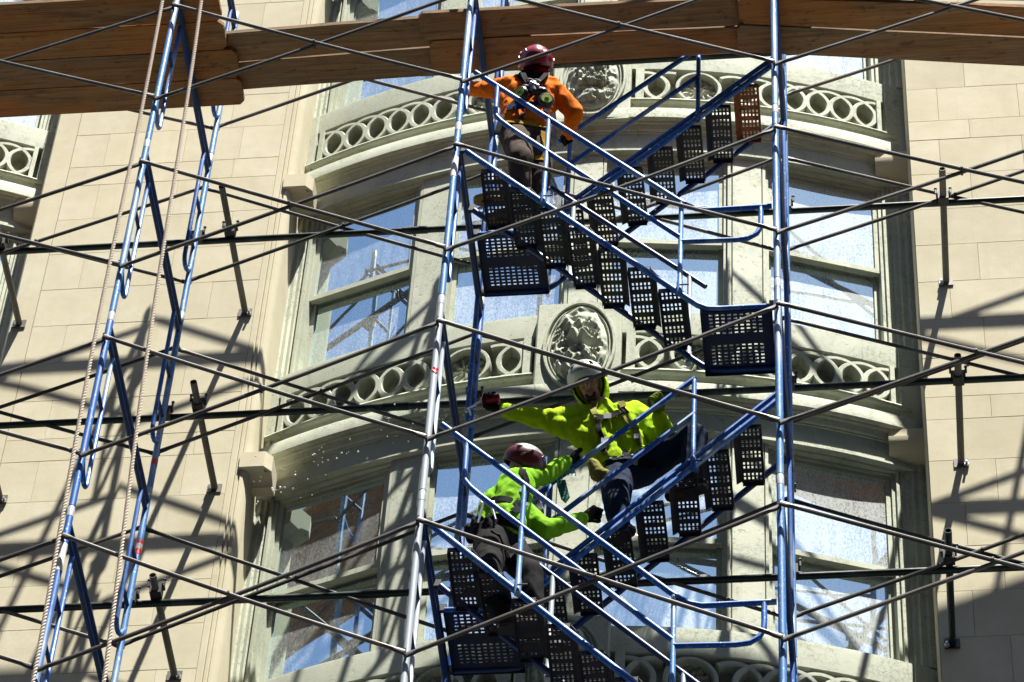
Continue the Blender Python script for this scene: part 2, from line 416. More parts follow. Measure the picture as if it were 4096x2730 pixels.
def ovalframe(mb, sc, zc, z0, rx, rz, w, o0, o1, N=56):
    L = []
    for k in range(N+1):
        a = 2*math.pi*k/N; q = []
        for d, o in ((-w/2, o0), (-w/2+.004, o1-.006), (-w/4, o1), (w/4, o1), (w/2-.004, o1-.006), (w/2, o0)):
            q.append(arc((sc+(rx+d)*math.cos(a))/RA, o, z0+zc+(rz+d)*math.sin(a)))
        L.append(q)
    mb.sweep(L, True, False)
def spandrel(k, dx, full=True):
    z0 = S0+FLOOR*k
    n = 36; loops = [[arc(-PH+2*PH*i/n, o, z0+z) for o, z in PROF] for i in range(n+1)]
    sp = MB().sweep(loops).build('spandrel', MAT['sage'], bld, smooth=30)
    sp.location = (dx, 0, 0)
    def part(mb, name, mat='sage', sm=35): return mb.build(name, MAT[mat], sp, sm)
    se = 2.245
    # panel stiles at the ends and beside the medallion
    for sg in (-1, 1):
        lo_, hi_ = (se, PH*RA-.02)
        for a, b in (((.40, .335) if full else (0, 0)), (se, se+.035)):
            if a == b: continue
            a, b = min(a, b), max(a, b)
            L = [[arc(sg*t/RA, o, z0+z) for o, z in ((-.16, -.0), (.012, .006), (.012, .437), (-.16, .443))] for t in (a, b)]
            part(MB().sweep(L), 'panel_stile')
        L = [[arc(sg*t/RA, o, z0+z) for o, z in ((-.12, -.3), (.020, -.29), (.020, .67), (-.12, .68))] for t in (se+.07, 2.575)]
        part(MB().sweep(L), 'end_post', 'sage_flaky')
        if not full and sg < 0: continue
        cents = [se-.19*i for i in range(0, 7)]
        for c in cents:
            m_ = MB(); ringarc(m_, sg*c, .184, .043, -.105, -.006, *sorted((sg*.985, sg*se)), .224, z0); part(m_, 'tracery_ring')
        if not full: continue
        for c in (.40, .59):
            m_ = MB(); ringarc(m_, sg*c, .184, .043, -.105, -.006, *sorted((sg*.40, sg*.665)), .224, z0); part(m_, 'tracery_ring')
        m_ = MB(); ovalframe(m_, sg*.825, .224, z0, .165, .19, .04, -.105, -.002); part(m_, 'rosette_frame')
        m_ = MB(); petals(m_, sg*.825, .224, z0, .15, .175, -.085, 3+k*2+sg, 'rosette'); part(m_, 'rosette')
    if full:
        # medallion panel in the middle
        m_ = MB(); hw = .302; L = []
        for t in (-hw, -hw+.012, hw-.012, hw):
            ins = .0 if abs(t) < hw-.005 else .012
            L.append([arc(t/RA, o, z0+z) for o, z in ((-.1, -.33), (.086-ins, -.33+ins), (.086-ins, .70-ins), (-.1, .70))])
        part(m_.sweep(L), 'medallion_panel', 'sage', 20)
        m_ = MB(); ovalframe(m_, .01, .19, z0, .245, .475, .03, .07, .112); ovalframe(m_, .01, .19, z0, .215, .44, .014, .07, .10); part(m_, 'medallion_ring')
        m_ = MB(); petals(m_, .01, .19, z0, .205, .425, .082, 5+k, 'shield' if k > 0 else 'crest'); part(m_, 'medallion_relief', 'sage', 50)
    return sp
for k in (-1, 0, 1, 2): spandrel(k, 0)
for k in (0, 1): spandrel(k, -BAY, False)

# windows: casing, two sashes and their panes
WIN = [(-.314, .43), (-.105, .43), (.105, .43), (.318, .43)]
def winbox(mb, ph, x0, x1, o0, o1, z0, z1, bev=0.0):
    # a bar in the flat plane tangent to the bow at ph: x along it, o outwards
    c = Vector((XC+RA*math.sin(ph), YM+RA-RA*math.cos(ph), 0)); t = Vector((math.cos(ph), math.sin(ph), 0)); n_ = Vector((math.sin(ph), -math.cos(ph), 0))
    q = lambda x, o, z: B(c+t*x+n_*o+Vector((0, 0, z)))
    vs = [q(x, o, z) for z in (z0, z1) for x, o in ((x0, o0), (x1, o0), (x1-bev, o1), (x0+bev, o1))]
    mb.add(vs, [(3, 2, 1, 0), (4, 5, 6, 7), (0, 1, 5, 4), (1, 2, 6, 5), (2, 3, 7, 6), (3, 0, 4, 7)])
def window(k, i, dx, side):
    z0 = S0+FLOOR*k; ph, hw = WIN[i]
    zb, zt, zm = z0+.715, z0+2.63, z0+1.66
    mt = MAT['sage']; m_ = MB()
    for sg in (-1, 1):
        a, b = sorted((sg*(hw+.03), sg*(hw)))
        winbox(m_, ph, a, b, -.22, -.070, zb-.04, zt+.02)
        a, b = sorted((sg*(hw+.05), sg*(hw+.028)))
        winbox(m_, ph, a, b, -.22, -.045, zb-.04, zt+.02)
    winbox(m_, ph, -hw-.05, hw+.05, -.22, -.078, zt-.022, zt+.03)
    wn = m_.build('window', mt, bld, 30); wn.location = (dx, 0, 0)
    for nm, za, zc, o in (('lower_sash', zb, zm+.035, -.165), ('upper_sash', zm-.045, zt-.02, -.112)):
        s_ = MB(); st = .036
        for sg in (-1, 1):
            a, b = sorted((sg*(hw-.001), sg*(hw-st))); winbox(s_, ph, a, b, o-.02, o+.02, za, zc)
        winbox(s_, ph, -hw+st, hw-st, o-(.021 if nm[0] == 'l' else .03), o+.019, za, za+(.085 if nm[0] == 'l' else .05))
        winbox(s_, ph, -hw+st, hw-st, o-.021, o+.019, zc-.05, zc)
        s_.build('sash', mt, wn, 30)
        p_ = MB(); winbox(p_, ph, -hw+st-.004, hw-st+.004, o-.004, o+.001, za+.06, zc-.04)
        p_.build('pane', MAT['glass%d' % i], wn, 0)
    return wn
def mullion(k, pa, pb, dx, wide=True):
    z0 = S0+FLOOR*k; m_ = MB(); za, zb = z0+.69, z0+2.655
    L = []
    prof = [(0, -.22), (0, -.062), (.07, -.062), (.085, -.045), (.13, -.045), (.16, -.024), (.84, -.024), (.87, -.045), (.915, -.045), (.93, -.062), (1, -.062), (1, -.22)]
    lo = [[arc(pa+(pb-pa)*a, o, z) for a, o in prof] for z in (za, zb)]
    o_ = m_.sweep(lo).build('mullion', MAT['sage_flaky'], bld, 25); o_.location = (dx, 0, 0)
    b_ = MB().sweep([[arc(pa+(pb-pa)*a, o, z) for a, o in ((.13, -.06), (.13, -.012), (.87, -.012), (.87, -.06))] for z in (za+.012, za+.075)])
    b_.build('plinth_block', MAT['sage_flaky'], o_, 25)
    return o_
def endcase(k, sg, dx, mat='sage_flaky'):
    z0 = S0+FLOOR*k; za, zb = z0+.69, z0+2.90
    prof = [(.398, -.22), (.398, -.055), (.403, -.055), (.405, -.03), (.410, -.035), (.412, -.015), (.417, -.015), (.419, .005), (.425, -.003), (.428, .02), (.435, .02), (.437, .035), (.452, .035), (.452, -.22)]
    lo = [[arc(sg*a, o, z) for a, o in prof] for z in (za, zb)]
    o_ = MB().sweep(lo).build('window_casing', MAT[mat], bld, 25); o_.location = (dx, 0, 0)
for k in (-1, 0, 1):
    for i in range(4): window(k, i, 0, 0)
    for pa, pb in ((-.027, .027), (.184, .240), (-.237, -.184)): mullion(k, pa, pb, 0)
    endcase(k, -1, 0); endcase(k, 1, 0)
for k in (-1, 0, 1):
    window(k, 3, -BAY, 0); mullion(k, .184, .240, -BAY); endcase(k, 1, -BAY)
# stone corbels under the spandrel ends
def corbel(x0, x1, zt, s, yf=2.27):
    m_ = MB(); pr = [(yf, 0), (yf, -.155)]
    if s < 0:
        pr = [(yf, 0), (yf, -.075), (yf-.012, -.085)]+[(yf-.012+.17*(1-math.cos(R(90)*i/8)), -.085-.17*math.sin(R(90)*i/8)) for i in range(1, 9)]
    for i in range(1, 9 if s > 0 else 1):
        a = R(90)*i/8; pr.append((yf+.15*math.sin(a), -.155-.06*(1-math.cos(a))))
    pr += [(yf+.24, pr[-1][1]+.01), (yf+.24, 0)]
    L = []
    for x, off in ((x0, 0), (x1-.05, 0), (x1, .055)):
        L.append([B((2.75+s*(x-2.75) if False else x*1.0, y+(off if y < yf+.05 else 0), zt+z)) for y, z in pr])
    o_ = m_.sweep(L).build('corbel', MAT['stone'], bld, 30); return o_
for k in (-1, 0, 1, 2):
    zt = S0+FLOOR*k-.325
    corbel(.375, .60, zt-.19, 1, 2.27)
    c_ = corbel(5.185, 4.965, zt+.002, -1, 2.50)
for k in (0, 1): corbel(-1.545, -1.76, S0+FLOOR*k-.323, -1, 2.50)
# little iron hooks left in the woodwork
for i, (ph, zz) in enumerate([(.262, S0+1.42), (.262, S0-FLOOR+1.4), (-.25, S0+1.3), (-.415, S0+1.55), (.07, S0+FLOOR*0+2.2), (-.19, S0-FLOOR+1.9), (.27, S0-FLOOR+2.25), (-.418, S0-FLOOR+1.15), (-.418, S0-FLOOR+2.0)]):
    p = [arc(ph, o, zz+z) for o, z in ((-.10, .0), (-.05, .005), (-.03, .02), (-.02, .0), (-.03, -.03), (-.035, -.06), (-.02, -.07))]
    MB().tube(p, .007, 6).build('iron_hook', MAT['castiron'], bld)

# ---------------------------------------------------------------- scaffold frames
H = 1.88; BL = 2.134; W = 1.50; PR = .0225
def make_frame(name='scaffold_frame'):
    f = thing(name, 'frame', 'scaffold frame')
    for y in (0, W):
        s = 1 if y == 0 else -1
        MB().tube([(0, y, .02), (0, y, 1.80)], PR, 14).build('post', MAT['blue'], f)
        MB().tube([(0, y, 1.80), (0, y, 1.805), (0, y, 1.885), (0, y, 1.90)], [PR*.86, PR*1.02, PR*1.02, PR*.86], 14).build('coupling_sleeve', MAT['galv'], f)
        yi = y+s*.19
        MB().tube([(0, y+s*.012, .50), (0, y+s*.06, .425), (0, y+s*.10, .395), (0, y+s*.14, .385), (0, y+s*.172, .40), (0, yi, .44), (0, yi, 1.66)], .0165, 10).build('inner_leg', MAT['blue'], f)
        for z in (.74, 1.16):
            MB().tube([(0, y+s*.015, z), (0, yi-s*.01, z-.01)], .0135, 8).build('rung', MAT['navy'], f)
        for z in (.44, 1.57):
            MB().tube([(0, y-s*.02, z), (0, y-s*.075, z)], .008, 6).tube([(0, y-s*.066, z-.015), (0, y-s*.07, z+.03)], .009, 6).build('brace_stud', MAT['castiron'], f)
    MB().tube([(0, .01, 1.755), (0, W-.01, 1.755)], .021, 10).build('header', MAT['navy'], f)
    MB().tube([(0, .01, 1.672), (0, W-.01, 1.672)], .0165, 10).build('header_brace', MAT['navy'], f)
    return f
XF = {-1: -2.41, 0: 0., 1: BL, 2: 2*BL, 3: 6.675}
proto = make_frame()
NAMES = {-1: ('outermost left line', ''), 0: ('line by the ropes', ''), 1: ('line left of the stairs', ''), 2: ('line right of the stairs', ''), 3: ('outermost right line', '')}
LIFT = {2: 'above the plank deck', 1: 'just under the plank deck', 0: 'upper stair landing level', -1: 'beside the lower workers', -2: 'at the foot of the picture', -3: 'lowest of all, at the bottom edge'}
first = True
for ix in range(-1, 4):
    for k in range(-3, 3):
        fr = proto if first else copy_tree(proto); first = False
        fr.location = (XF[ix], 0, k*H)
        tag(fr, 'blue scaffold frame, %s, %s' % (NAMES[ix][0], LIFT[k]), 'scaffold frame', 'scaffold frames')
        posts = [c for c in fr.children if c.name.startswith('post')]
        for p in posts:
            fy = abs(p.data.vertices[0].co.y) < .1
            if ix == 1 and k < 0 and fy: own_mat(p, MAT['galv'])
            elif (ix in (1, 0) and k >= 0 and fy) or (ix == 2 and fy) or (not fy and ix in (0, 2)): own_mat(p, MAT['blue_worn'])
        # small in-line wear of the inner legs
        for p in fr.children:
            if p.name.startswith('inner_leg') and ix == 1 and k < 0 and abs(p.data.vertices[0].co.y) < .3: own_mat(p, MAT['galv'])

# ---------------------------------------------------------------- cross braces
def brace_path(a, b, y, sag):
    a, b = Vector(a), Vector(b); P = []; N = 14
    d = (b-a).normalized()
    for i in range(N+1):
        t = i/N; p = a.lerp(b, t); p.z -= sag*4*t*(1-t); P.append(p)
    return P
def cross_brace(x0, x1, k, y, label, grp, mat, sag):
    z = k*H; t = thing('cross_brace', label, 'cross brace', (x0, y, z), grp)
    o0 = Vector(t.location)
    sy = -1 if y < 1 else 1
    for j, (za, zb) in enumerate(((.44, 1.57), (1.57, .44))):
        yy = y+sy*(.0+.026*j)
        P = brace_path((x0, yy, z+za), (x1, yy, z+zb), yy, sag)
        # flattened ends
        P = [P[0], P[0].lerp(P[1], .25), P[0].lerp(P[1], .45)]+P[1:-1]+[P[-1].lerp(P[-2], .45), P[-1].lerp(P[-2], .25), P[-1]]
        n = len(P); sq = [1]*n; rr = [.0135]*n
        for q in (0, 1, n-2, n-1): sq[q] = .62
        m_ = MB().tube(local(P, o0), rr, 9, True, sq); m_.build('brace_tube', mat, t)
    c = Vector(((x0+x1)/2, y+sy*.013, z+1.005-sag))
    MB().tube(local([c-Vector((0, .035, 0)), c+Vector((0, .035, 0))], o0), .009, 6).build('pivot_bolt', MAT['castiron'], t)
BAYN = {-1: 'left-hand bay by the plain wall', 0: 'bay between the ropes and the stairs', 1: 'stair bay', 2: 'right-hand bay'}
LV = {2: 'above the planks', 1: 'top level in view', 0: 'second level from the top', -1: 'third level from the top', -2: 'lowest level in view'}
for ix in range(-1, 3):
    for k in range(-2, 3):
        for y, nm in ((-.045, 'front'), (W+.045, 'back')):
            if ix == 1 and nm == 'back' and k not in (-2, -1, 0, 1): continue
            cross_brace(XF[ix], XF[ix+1], k, y, 'grey %s cross brace, %s, %s' % (nm, BAYN[ix], LV[k]), 'cross braces', MAT['brace'] if (ix+k) % 2 == 0 or nm == 'front' else MAT['brace_dark'], random.uniform(.004, .022))

# ---------------------------------------------------------------- horizontal pipes and wall ties
def clamp(mb, p, ax='y'):
    p = Vector(p)
    mb.box(p, (.075, .07, .075)).box(p+Vector((0, 0, .045)), (.10, .05, .022))
    for s in (-1, 1): mb.tube([p+Vector((s*.052, -.03, .02)), p+Vector((s*.052, -.03, .075))], .008, 6).ball(p+Vector((s*.052, -.03, .078)), .013, 6, 4)
LEDG = [(4.80, 'behind the plank deck'), (2.81, 'topmost below the planks'), (.83, 'at the height of the middle carved panel'), (-1.04, 'lowest, across the bottom windows')]
for z, nm in LEDG:
    t = thing('ledger_pipe', 'dark green horizontal pipe, %s' % nm, 'pipe', (2.1, W+.075, z), 'ledger pipes')
    MB().tube([(-6, 0, 0), (-.3, 0, .004), (6, 0, -.004)], .0242, 14).build('pipe', MAT['ledger'], t)
    MB().tube([(-.6, 0, .004), (-.42, 0, .004)], .029, 12).build('joint_sleeve', MAT['ledger'], t)
    for ix in range(-1, 4):
        m_ = MB(); clamp(m_, (XF[ix]-2.1, -.04, 0)); m_.build('clamp', MAT['castiron'], t)
TIES = [(5.385, 2.81, 1.27, 'uppermost of three on the right-hand wall'), (5.40, .805, 1.335, 'middle of the three by the right-hand wall'), (5.26, -.965, 1.305, 'lowest of the three by the right-hand wall'),
        (.237, 2.86, 1.125, 'uppermost of the three on the left-hand wall'), (.224, .895, 1.32, 'middle of the three on the left-hand wall'), (.16, -.97, 1.388, 'lowest of the three on the left-hand wall'),
        (-1.465, 2.86, 1.35, 'at the left edge of the picture, upper'), (-1.30, .88, 1.35, 'at the left edge of the picture, lower')]
for i, (x, z, ye, nm) in enumerate(TIES):
    t = thing('wall_tie', ('black wall tie tube, %s' if i == 2 else 'rusty wall tie tube, %s') % nm, 'wall tie', (x, WY, z), 'wall tie tubes')
    dz = .045
    mt = MAT['ledger'] if i == 2 else MAT['oldpipe']
    nT = 14; y0, y1 = -.012, ye-WY
    # open tube with a wall thickness at the free end
    m_ = MB()
    loops = []
    for y, r in ((y0, .024), (y1, .024), (y1, .020), (y1+.12, .020)):
        loops.append([(r*math.cos(2*math.pi*q/nT), y, r*math.sin(2*math.pi*q/nT)) for q in range(nT)])
    m_.sweep(loops, True, False); m_.build('tube', mt, t)
    MB().box((0.0, -.006, -.005), (.10, .008, .085)).build('base_plate', mt, t, 0)
    s = 1 if i % 2 else -1
    MB().tube([(s*.036, -.008, -.03), (s*.036, -.05, -.03)], .009, 6).tube([(s*.036, -.012, -.03), (s*.036, -.026, -.03)], .018, 6).build('anchor_bolt', MAT['bolt'], t)
    m_ = MB(); clamp(m_, (0, W+.035-WY, .0)); m_.build('clamp', MAT['castiron'], t)

# ---------------------------------------------------------------- plank deck
ZH = 2*H-.105                                          # top of the headers that carry the planks
def plank(x0, x1, ya0, ya1, yb0, yb1, z0, z1, label, chamf=True, th=.042):
    # plan corners: left end ya0..ya1, right end yb0..yb1
    cx = (x0+x1)/2; cy = (ya0+yb1)/2; o0 = Vector((cx, cy, (z0+z1)/2))
    c = .035; N = 10
    out_ = []
    L = []
    stations = [(0, c), (c/(x1-x0), 0)]+[(i/N, 0) for i in range(1, N)]+[(1-c/(x1-x0), 0), (1, c)]
    for t, ins in stations:
        x = x0+(x1-x0)*t; a = ya0+(yb0-ya0)*t+ins+random.uniform(-.0015, .0015); b = ya1+(yb1-ya1)*t-ins+random.uniform(-.0015, .0015); z = z0+(z1-z0)*t+.006*math.sin(t*3.1)
        e = .003
        L.append(local([(x, a+e, z), (x, b-e, z), (x, b, z+e), (x, b, z+th-e), (x, b-e, z+th), (x, a+e, z+th), (x, a, z+th-e), (x, a, z+e)], o0))
    o = MB().sweep(L).build('plank', MAT['plank'], None, 25); o.location = o0
    return tag(o, label, 'plank', 'scaffold planks')
gp = .0012
for i, (a, b, xe, nm) in enumerate([(-.012, .232, .29, 'front edge board of the left-hand deck'), (.236, .482, .291, 'second board from the front of the left-hand deck'), (.486, .735, .348, 'third board from the front of the left-hand deck, with stamped marks'), (.739, .978, .345, 'rear edge board of the left-hand deck with orange grain')]):
    plank(-2.6, xe, a+gp, b-gp, a+gp, b-gp, ZH, ZH, 'brown timber scaffold plank, %s' % nm)
plank(-.35, 2.5, .395+gp, .65-gp, .325+gp, .572-gp, ZH+.046, ZH+.05, 'timber plank of the deck between ropes and stairs, front board')
plank(-.35, 2.5, .655+gp, .895-gp, .585+gp, .835-gp, ZH+.046, ZH+.05, 'timber plank of the deck between ropes and stairs, rear board')
plank(1.705, 4.55, .268+gp, .50-gp, .335+gp, .575-gp, ZH, ZH+.05, 'timber plank over the red-helmeted worker, front board')
plank(1.757, 4.55, .51+gp, .78-gp, .582+gp, .80-gp, ZH, ZH+.05, 'timber plank over the red-helmeted worker, rear board')
plank(4.0, 7.1, .285+gp, .515-gp, .66+gp, .925-gp, ZH, ZH+.03, 'timber plank at the upper right corner, front board')
plank(3.978, 7.1, .522+gp, .76-gp, .935+gp, 1.19-gp, ZH, ZH+.03, 'timber plank at the upper right corner, rear board')
plank(4.2, 7.1, .10+gp, .33-gp, .35+gp, .60-gp, ZH+.05, ZH+.06, 'timber plank lying on top at the upper right corner')

# ---------------------------------------------------------------- stairs
def grid_plate(xs, ys, hole, t):
    # sheet with rectangular holes: cells (i, j) with hole[i][j] are left open
    mb = MB(); nx, ny = len(xs), len(ys); idx = {}
    def v(i, j, s):
        if (i, j, s) not in idx:
            idx[(i, j, s)] = len(mb.v); mb.v.append((xs[i], ys[j], 0 if s else -t))
        return idx[(i, j, s)]
    H_ = lambda i, j: not (0 <= i < nx-1 and 0 <= j < ny-1) or hole(i, j)
    for i in range(nx-1):
        for j in range(ny-1):
            if hole(i, j): continue
            mb.f.append((v(i, j, 1), v(i+1, j, 1), v(i+1, j+1, 1), v(i, j+1, 1)))
            mb.f.append((v(i, j, 0), v(i, j+1, 0), v(i+1, j+1, 0), v(i+1, j, 0)))
            for (di, dj, a, b) in ((-1, 0, (i, j), (i, j+1)), (1, 0, (i+1, j+1), (i+1, j)), (0, -1, (i+1, j), (i, j)), (0, 1, (i, j+1), (i+1, j+1))):
                if H_(i+di, j+dj): mb.f.append((v(*a, 0), v(*a, 1), v(*b, 1), v(*b, 0)))
    return mb
def lines(start, groups):
    # alternate solid/hole widths -> positions and hole flags
    p = [start]; h = []
    for w_, fl in groups: p.append(p[-1]+w_); h.append(fl)
    return p, h
def tread_mesh(lip):
    gx = [(.016, 0)]
    for i in range(5): gx += [(.0115, 1), (.0145 if i < 4 else .016, 0)]
    L = sum(a for a, b in gx); xs, hx = lines(-L/2, gx)
    gy = [(.034, 0)]
    for i in range(5): gy += [(.020, 1), (.013, 0), (.020, 1), (.040 if i < 4 else .030, 0)]
    Ly = sum(a for a, b in gy); ys, hy = lines(-Ly/2, gy)
    mb = grid_plate(xs, ys, lambda i, j: hx[i] and hy[j], .003)
    h_ = Ly/2-.012; x0 = lip*(L/2-.001); x1 = lip*(L/2+.034); q = .02
    mb.add([(x0, -h_, 0), (x0, h_, 0), (x1, h_-q, -.05), (x1, -h_+q*.3, -.05), (x0, -h_, -.004), (x0, h_, -.004), (x1-lip*.003, h_-q, -.053), (x1-lip*.003, -h_+q*.3, -.053)], [(0, 1, 2, 3), (7, 6, 5, 4), (1, 5, 6, 2), (2, 6, 7, 3), (3, 7, 4, 0)])
    mb.box((-lip*(L/2+.001), 0, -.018), (.003, Ly-.03, .034))
    for s in (-1, 1): mb.box((0, s*(Ly/2-.002), -.018), (L-.01, .004, .034))
    return mb.mesh('tread', MAT['tread'], 0), Ly
def landing_mesh(lx, ly):
    gx = [(.05, 0)]; n = 9; pw = (lx-.10)/n
    for i in range(n): gx += [(pw*.55, 1), (pw*.45, 0)]
    gx += [(lx-sum(a for a, b in gx), 0)]
    xs, hx = lines(0, gx)
    gy = [(.05, 0)]
    for q in range(2):
        for i in range(6): gy += [(.0125, 1), (.0165, 0)]
        gy += [(.075, 0)] if q == 0 else []
    gy += [(max(ly-sum(a for a, b in gy), .02), 0)]
    ys, hy = lines(0, gy)
    mb = grid_plate(xs, ys, lambda i, j: hx[i] and hy[j], .003)
    Ly = ys[-1]
    for y in (0, Ly): mb.box((lx/2, y, -.02), (lx, .004, .045))
    for x in (0, lx): mb.box((x, Ly/2, -.02), (.004, Ly, .045))
    return mb.mesh('landing', MAT['landing'], 0), Ly
TM = {1: tread_mesh(1), -1: tread_mesh(-1)}
LANDM = landing_mesh(.45, .52)
SL = 1.83/1.61
def stair(front, zb, label, label_tag=None):
    # zb: height of the lower landing; front lane falls to the right, back lane falls to the left
    y0, y1 = (.10, .60) if front else (.84, 1.36)
    s = 1 if front else -1
    X = (lambda x: x) if front else (lambda x: 6.402-x)
    t = thing('stair_unit', label, 'stairs', (3.2, (y0+y1)/2, zb), 'scaffold stairs')
    o0 = Vector(t.location)
    for y in (y0, y1):
        P = [(X(2.185), y, zb+1.84), (X(2.24), y, zb+1.775), (X(3.70), y, zb+.115), (X(3.76), y, zb+.05), (X(3.82), y, zb+.008), (X(3.90), y, zb), (X(4.22), y, zb)]
        MB().tube(local(P, o0), .021, 12).build('stringer', MAT['navy'] if y == y1 else MAT['blue'], t)
        if not front and y == y0:
            P2 = [(X(2.185), y-.012, zb+1.90), (X(3.66), y-.012, zb+.225)]
            MB().tube(local(P2, o0), .017, 10).build('stiffener', MAT['blue'], t)
        for x, z in ((X(2.165), 1.86), (X(4.235), .02)):
            MB().box(Vector((x, y, zb+z))-o0, (.05, .028, .055)).build('hook', MAT['castiron'], t, 0)
    me, Ly = TM[s]
    for i in range(7):
        x = 3.583-.203*i
        if x < 2.2 and False: continue
        o = obj('tread', me, t); o.rotation_euler = (random.uniform(-.02, .02), random.uniform(-.03, .03), random.uniform(-.02, .02)); o.location = Vector((X(x), (y0+y1)/2, zb+1.775-(x-2.24)*(1.66/1.46)))-o0
    me, Ly = LANDM
    o = obj('landing', me, t); xx = min(X(3.775), X(4.225)); o.location = Vector((xx, y0+.0, zb+.012))-o0
    return t
st1 = stair(True, -.13, 'blue perforated stair flight falling right, front lane, under the red-helmeted worker')
stair(True, -.13-2*H, 'blue perforated stair flight falling right, front lane, at the bottom edge')
st0 = stair(False, 1.75, 'blue perforated stair flight falling left, back lane, with orange sprayed top tread')
stair(False, 1.75-2*H, 'blue perforated stair flight falling left, back lane, under the worker in yellow')
for o in st0.children:
    if o.name.startswith('tread') and (o.location.x+3.2) > 3.95: own_mat(o, MAT['orange_paint'])
def post_with_socket(t, o0, x, y, za, zb, mat):
    p = MB().tube(local([(x, y, za), (x, y, za+.11), (x, y, za+.14), (x, y, zb)], o0), [.021, .021, .0165, .0165], 12).build('rail_post', mat, t)
    MB().tube(local([(x, y-.03, za+.05), (x+.06, y-.03, za+.05)], o0), .006, 6).build('lock_pin', MAT['castiron'], p)
def front_rail(zb, label):
    y = .075; d = zb+.13; t = thing('stair_handrail', label, 'handrail', (3.2, y, zb), 'stair handrails'); o0 = Vector(t.location); D = lambda L: local([(x, y, z+d) for x, z in L], o0)
    MB().tube(D([(2.20, 2.60), (3.62, 1.005), (3.68, .945), (3.74, .90), (3.81, .878), (4.235, .885)]), .0185, 12).build('top_rail', MAT['blue'], t)
    MB().tube(D([(2.365, 2.41), (2.365, 2.12), (2.375, 2.06), (2.41, 2.0), (2.47, 1.925), (3.645, .60)]), .0175, 12).build('mid_rail', MAT['blue'], t)
    MB().tube(D([(3.645, .555), (4.0, .545), (4.08, .556), (4.135, .60), (4.16, .665), (4.163, .74), (4.163, .875)]), .0175, 12).build('end_loop', MAT['blue'], t)
    for x, a, b in ((2.735, 1.04, 1.985), (3.645, .02, .985)): post_with_socket(t, o0, x, y, a+d, b+d, MAT['blue_worn'])
def inner_rail(zb, label):
    y = .645; d = zb+.13; t = thing('stair_handrail', label, 'handrail', (3.2, y, zb), 'stair handrails'); o0 = Vector(t.location)
    MB().tube(local([(2.70, y, 1.985+d), (3.766, y, .80+d)], o0), .0175, 12).build('top_rail', MAT['navy'], t)
    for x in (2.86, 3.66): post_with_socket(t, o0, x, y, d+1.70-(x-2.19)*1.135-.03, d+1.985-(x-2.70)*1.112, MAT['galv'])
def back_rail(zb, label):
    # zb: lower landing of a back-lane flight (falls left)
    y = .82; d = zb-1.75; t = thing('stair_handrail', label, 'handrail', (3.2, y, zb), 'stair handrails'); o0 = Vector(t.location); D = lambda L: local([(x, y, z+d) for x, z in L], o0)
    MB().tube(D([(3.69, 3.83), (2.80, 2.87), (2.74, 2.79), (2.70, 2.76)]), .0185, 12).build('top_rail', MAT['blue'], t)
    MB().tube(D([(3.69, 3.475), (2.78, 2.475)]), .0175, 12).build('mid_rail', MAT['blue'], t)
    for x, a, b in ((3.685, 2.93, 3.83), (2.785, 1.96, 2.86)): post_with_socket(t, o0, x, y, a+d, b+d, MAT['blue'])
front_rail(-.13, 'blue stair handrail in front of the red-helmeted worker'); front_rail(-.13-2*H, 'blue stair handrail in front of the worker in green, nearest the bottom')
inner_rail(-.13, 'dark inner handrail with open end above the right landing'); inner_rail(-.13-2*H, 'dark inner handrail at the bottom of the picture')
back_rail(1.75, 'blue two-bar handrail rising right under the planks'); back_rail(1.75-2*H, 'blue two-bar handrail gripped by the worker in yellow')

# ---------------------------------------------------------------- ropes
def rope(x0, x1, y, z0, z1, label):
    t = thing('rope', label, 'rope', (x1, y, z1), 'ropes hanging by the left frame line'); o0 = Vector(t.location)
    L = z0-z1; pitch = .085; n = int(L/pitch*10)
    for s in range(3):
        P = []
        for i in range(n+1):
            z = z0-L*i/n; a = 2*math.pi*(z/pitch+s/3); u = (z0-z)/L
            x = x0+(x1-x0)*u+.012*math.sin(u*9+y*7); P.append(Vector((x+.0068*math.cos(a), y+.0068*math.sin(a), z))-o0)
        MB().tube(P, .0072, 6).build('strand', MAT['rope'], t, 60)
rope(-.10, .02, -.11, 5.2, -4.2, 'off-white twisted rope hanging left of the left frame line')
rope(.15, .445, -.11, 5.2, -4.2, 'off-white twisted rope hanging right of the left frame line')
# ---------------------------------------------------------------- people
from mathutils.bvhtree import BVHTree
def fabric(name, col, dark=.75, rough=.85, sheen=.2, scale=9, bs=.35):
    t = NT(name); co = t.coord((1, 1, 1)); a = t.noise(t.coord((1, 1, .6)), scale, 3, .5, .8); b = t.noise(co, 260, 2); g = t.noise(co, 4, 4)
    c2 = tuple(c*dark for c in col)
    cc = t.mix(t.ramp(g, [(.35, 0.), (.7, 1.)]), col, c2)
    t.set(Base_Color=cc, Roughness=rough, Specular_IOR_Level=.04)
    t.bump(t.math('ADD', a, t.math('MULTIPLY', b, .12)), bs, .03); return t.m
MAT['orange'] = fabric('orange_shirt_cloth', (.80, .17, .012), .85, bs=.5)
MAT['yellow'] = fabric('yellow_shirt_cloth', (.37, .58, .012), .82, bs=.6, scale=12)
MAT['lime'] = fabric('green_shirt_cloth', (.20, .47, .02), .85, bs=.5)
MAT['brown_cloth'] = fabric('brown_work_trousers', (.085, .064, .053), .8, scale=7, bs=.45)
MAT['denim'] = fabric('dark_denim', (.018, .028, .055), .6, scale=8, bs=.4)
MAT['black_cloth'] = fabric('black_trousers', (.016, .016, .018), .8, scale=8, bs=.35)
MAT['skin'] = plain('skin', (.36, .19, .12), .55, spec=.3, var=.15)
MAT['beard'] = plain('dark_hair', (.015, .012, .01), .7)
MAT['eye'] = plain('dark_eye', (.02, .015, .012), .2)
MAT['lip'] = plain('lips', (.24, .09, .075), .5)
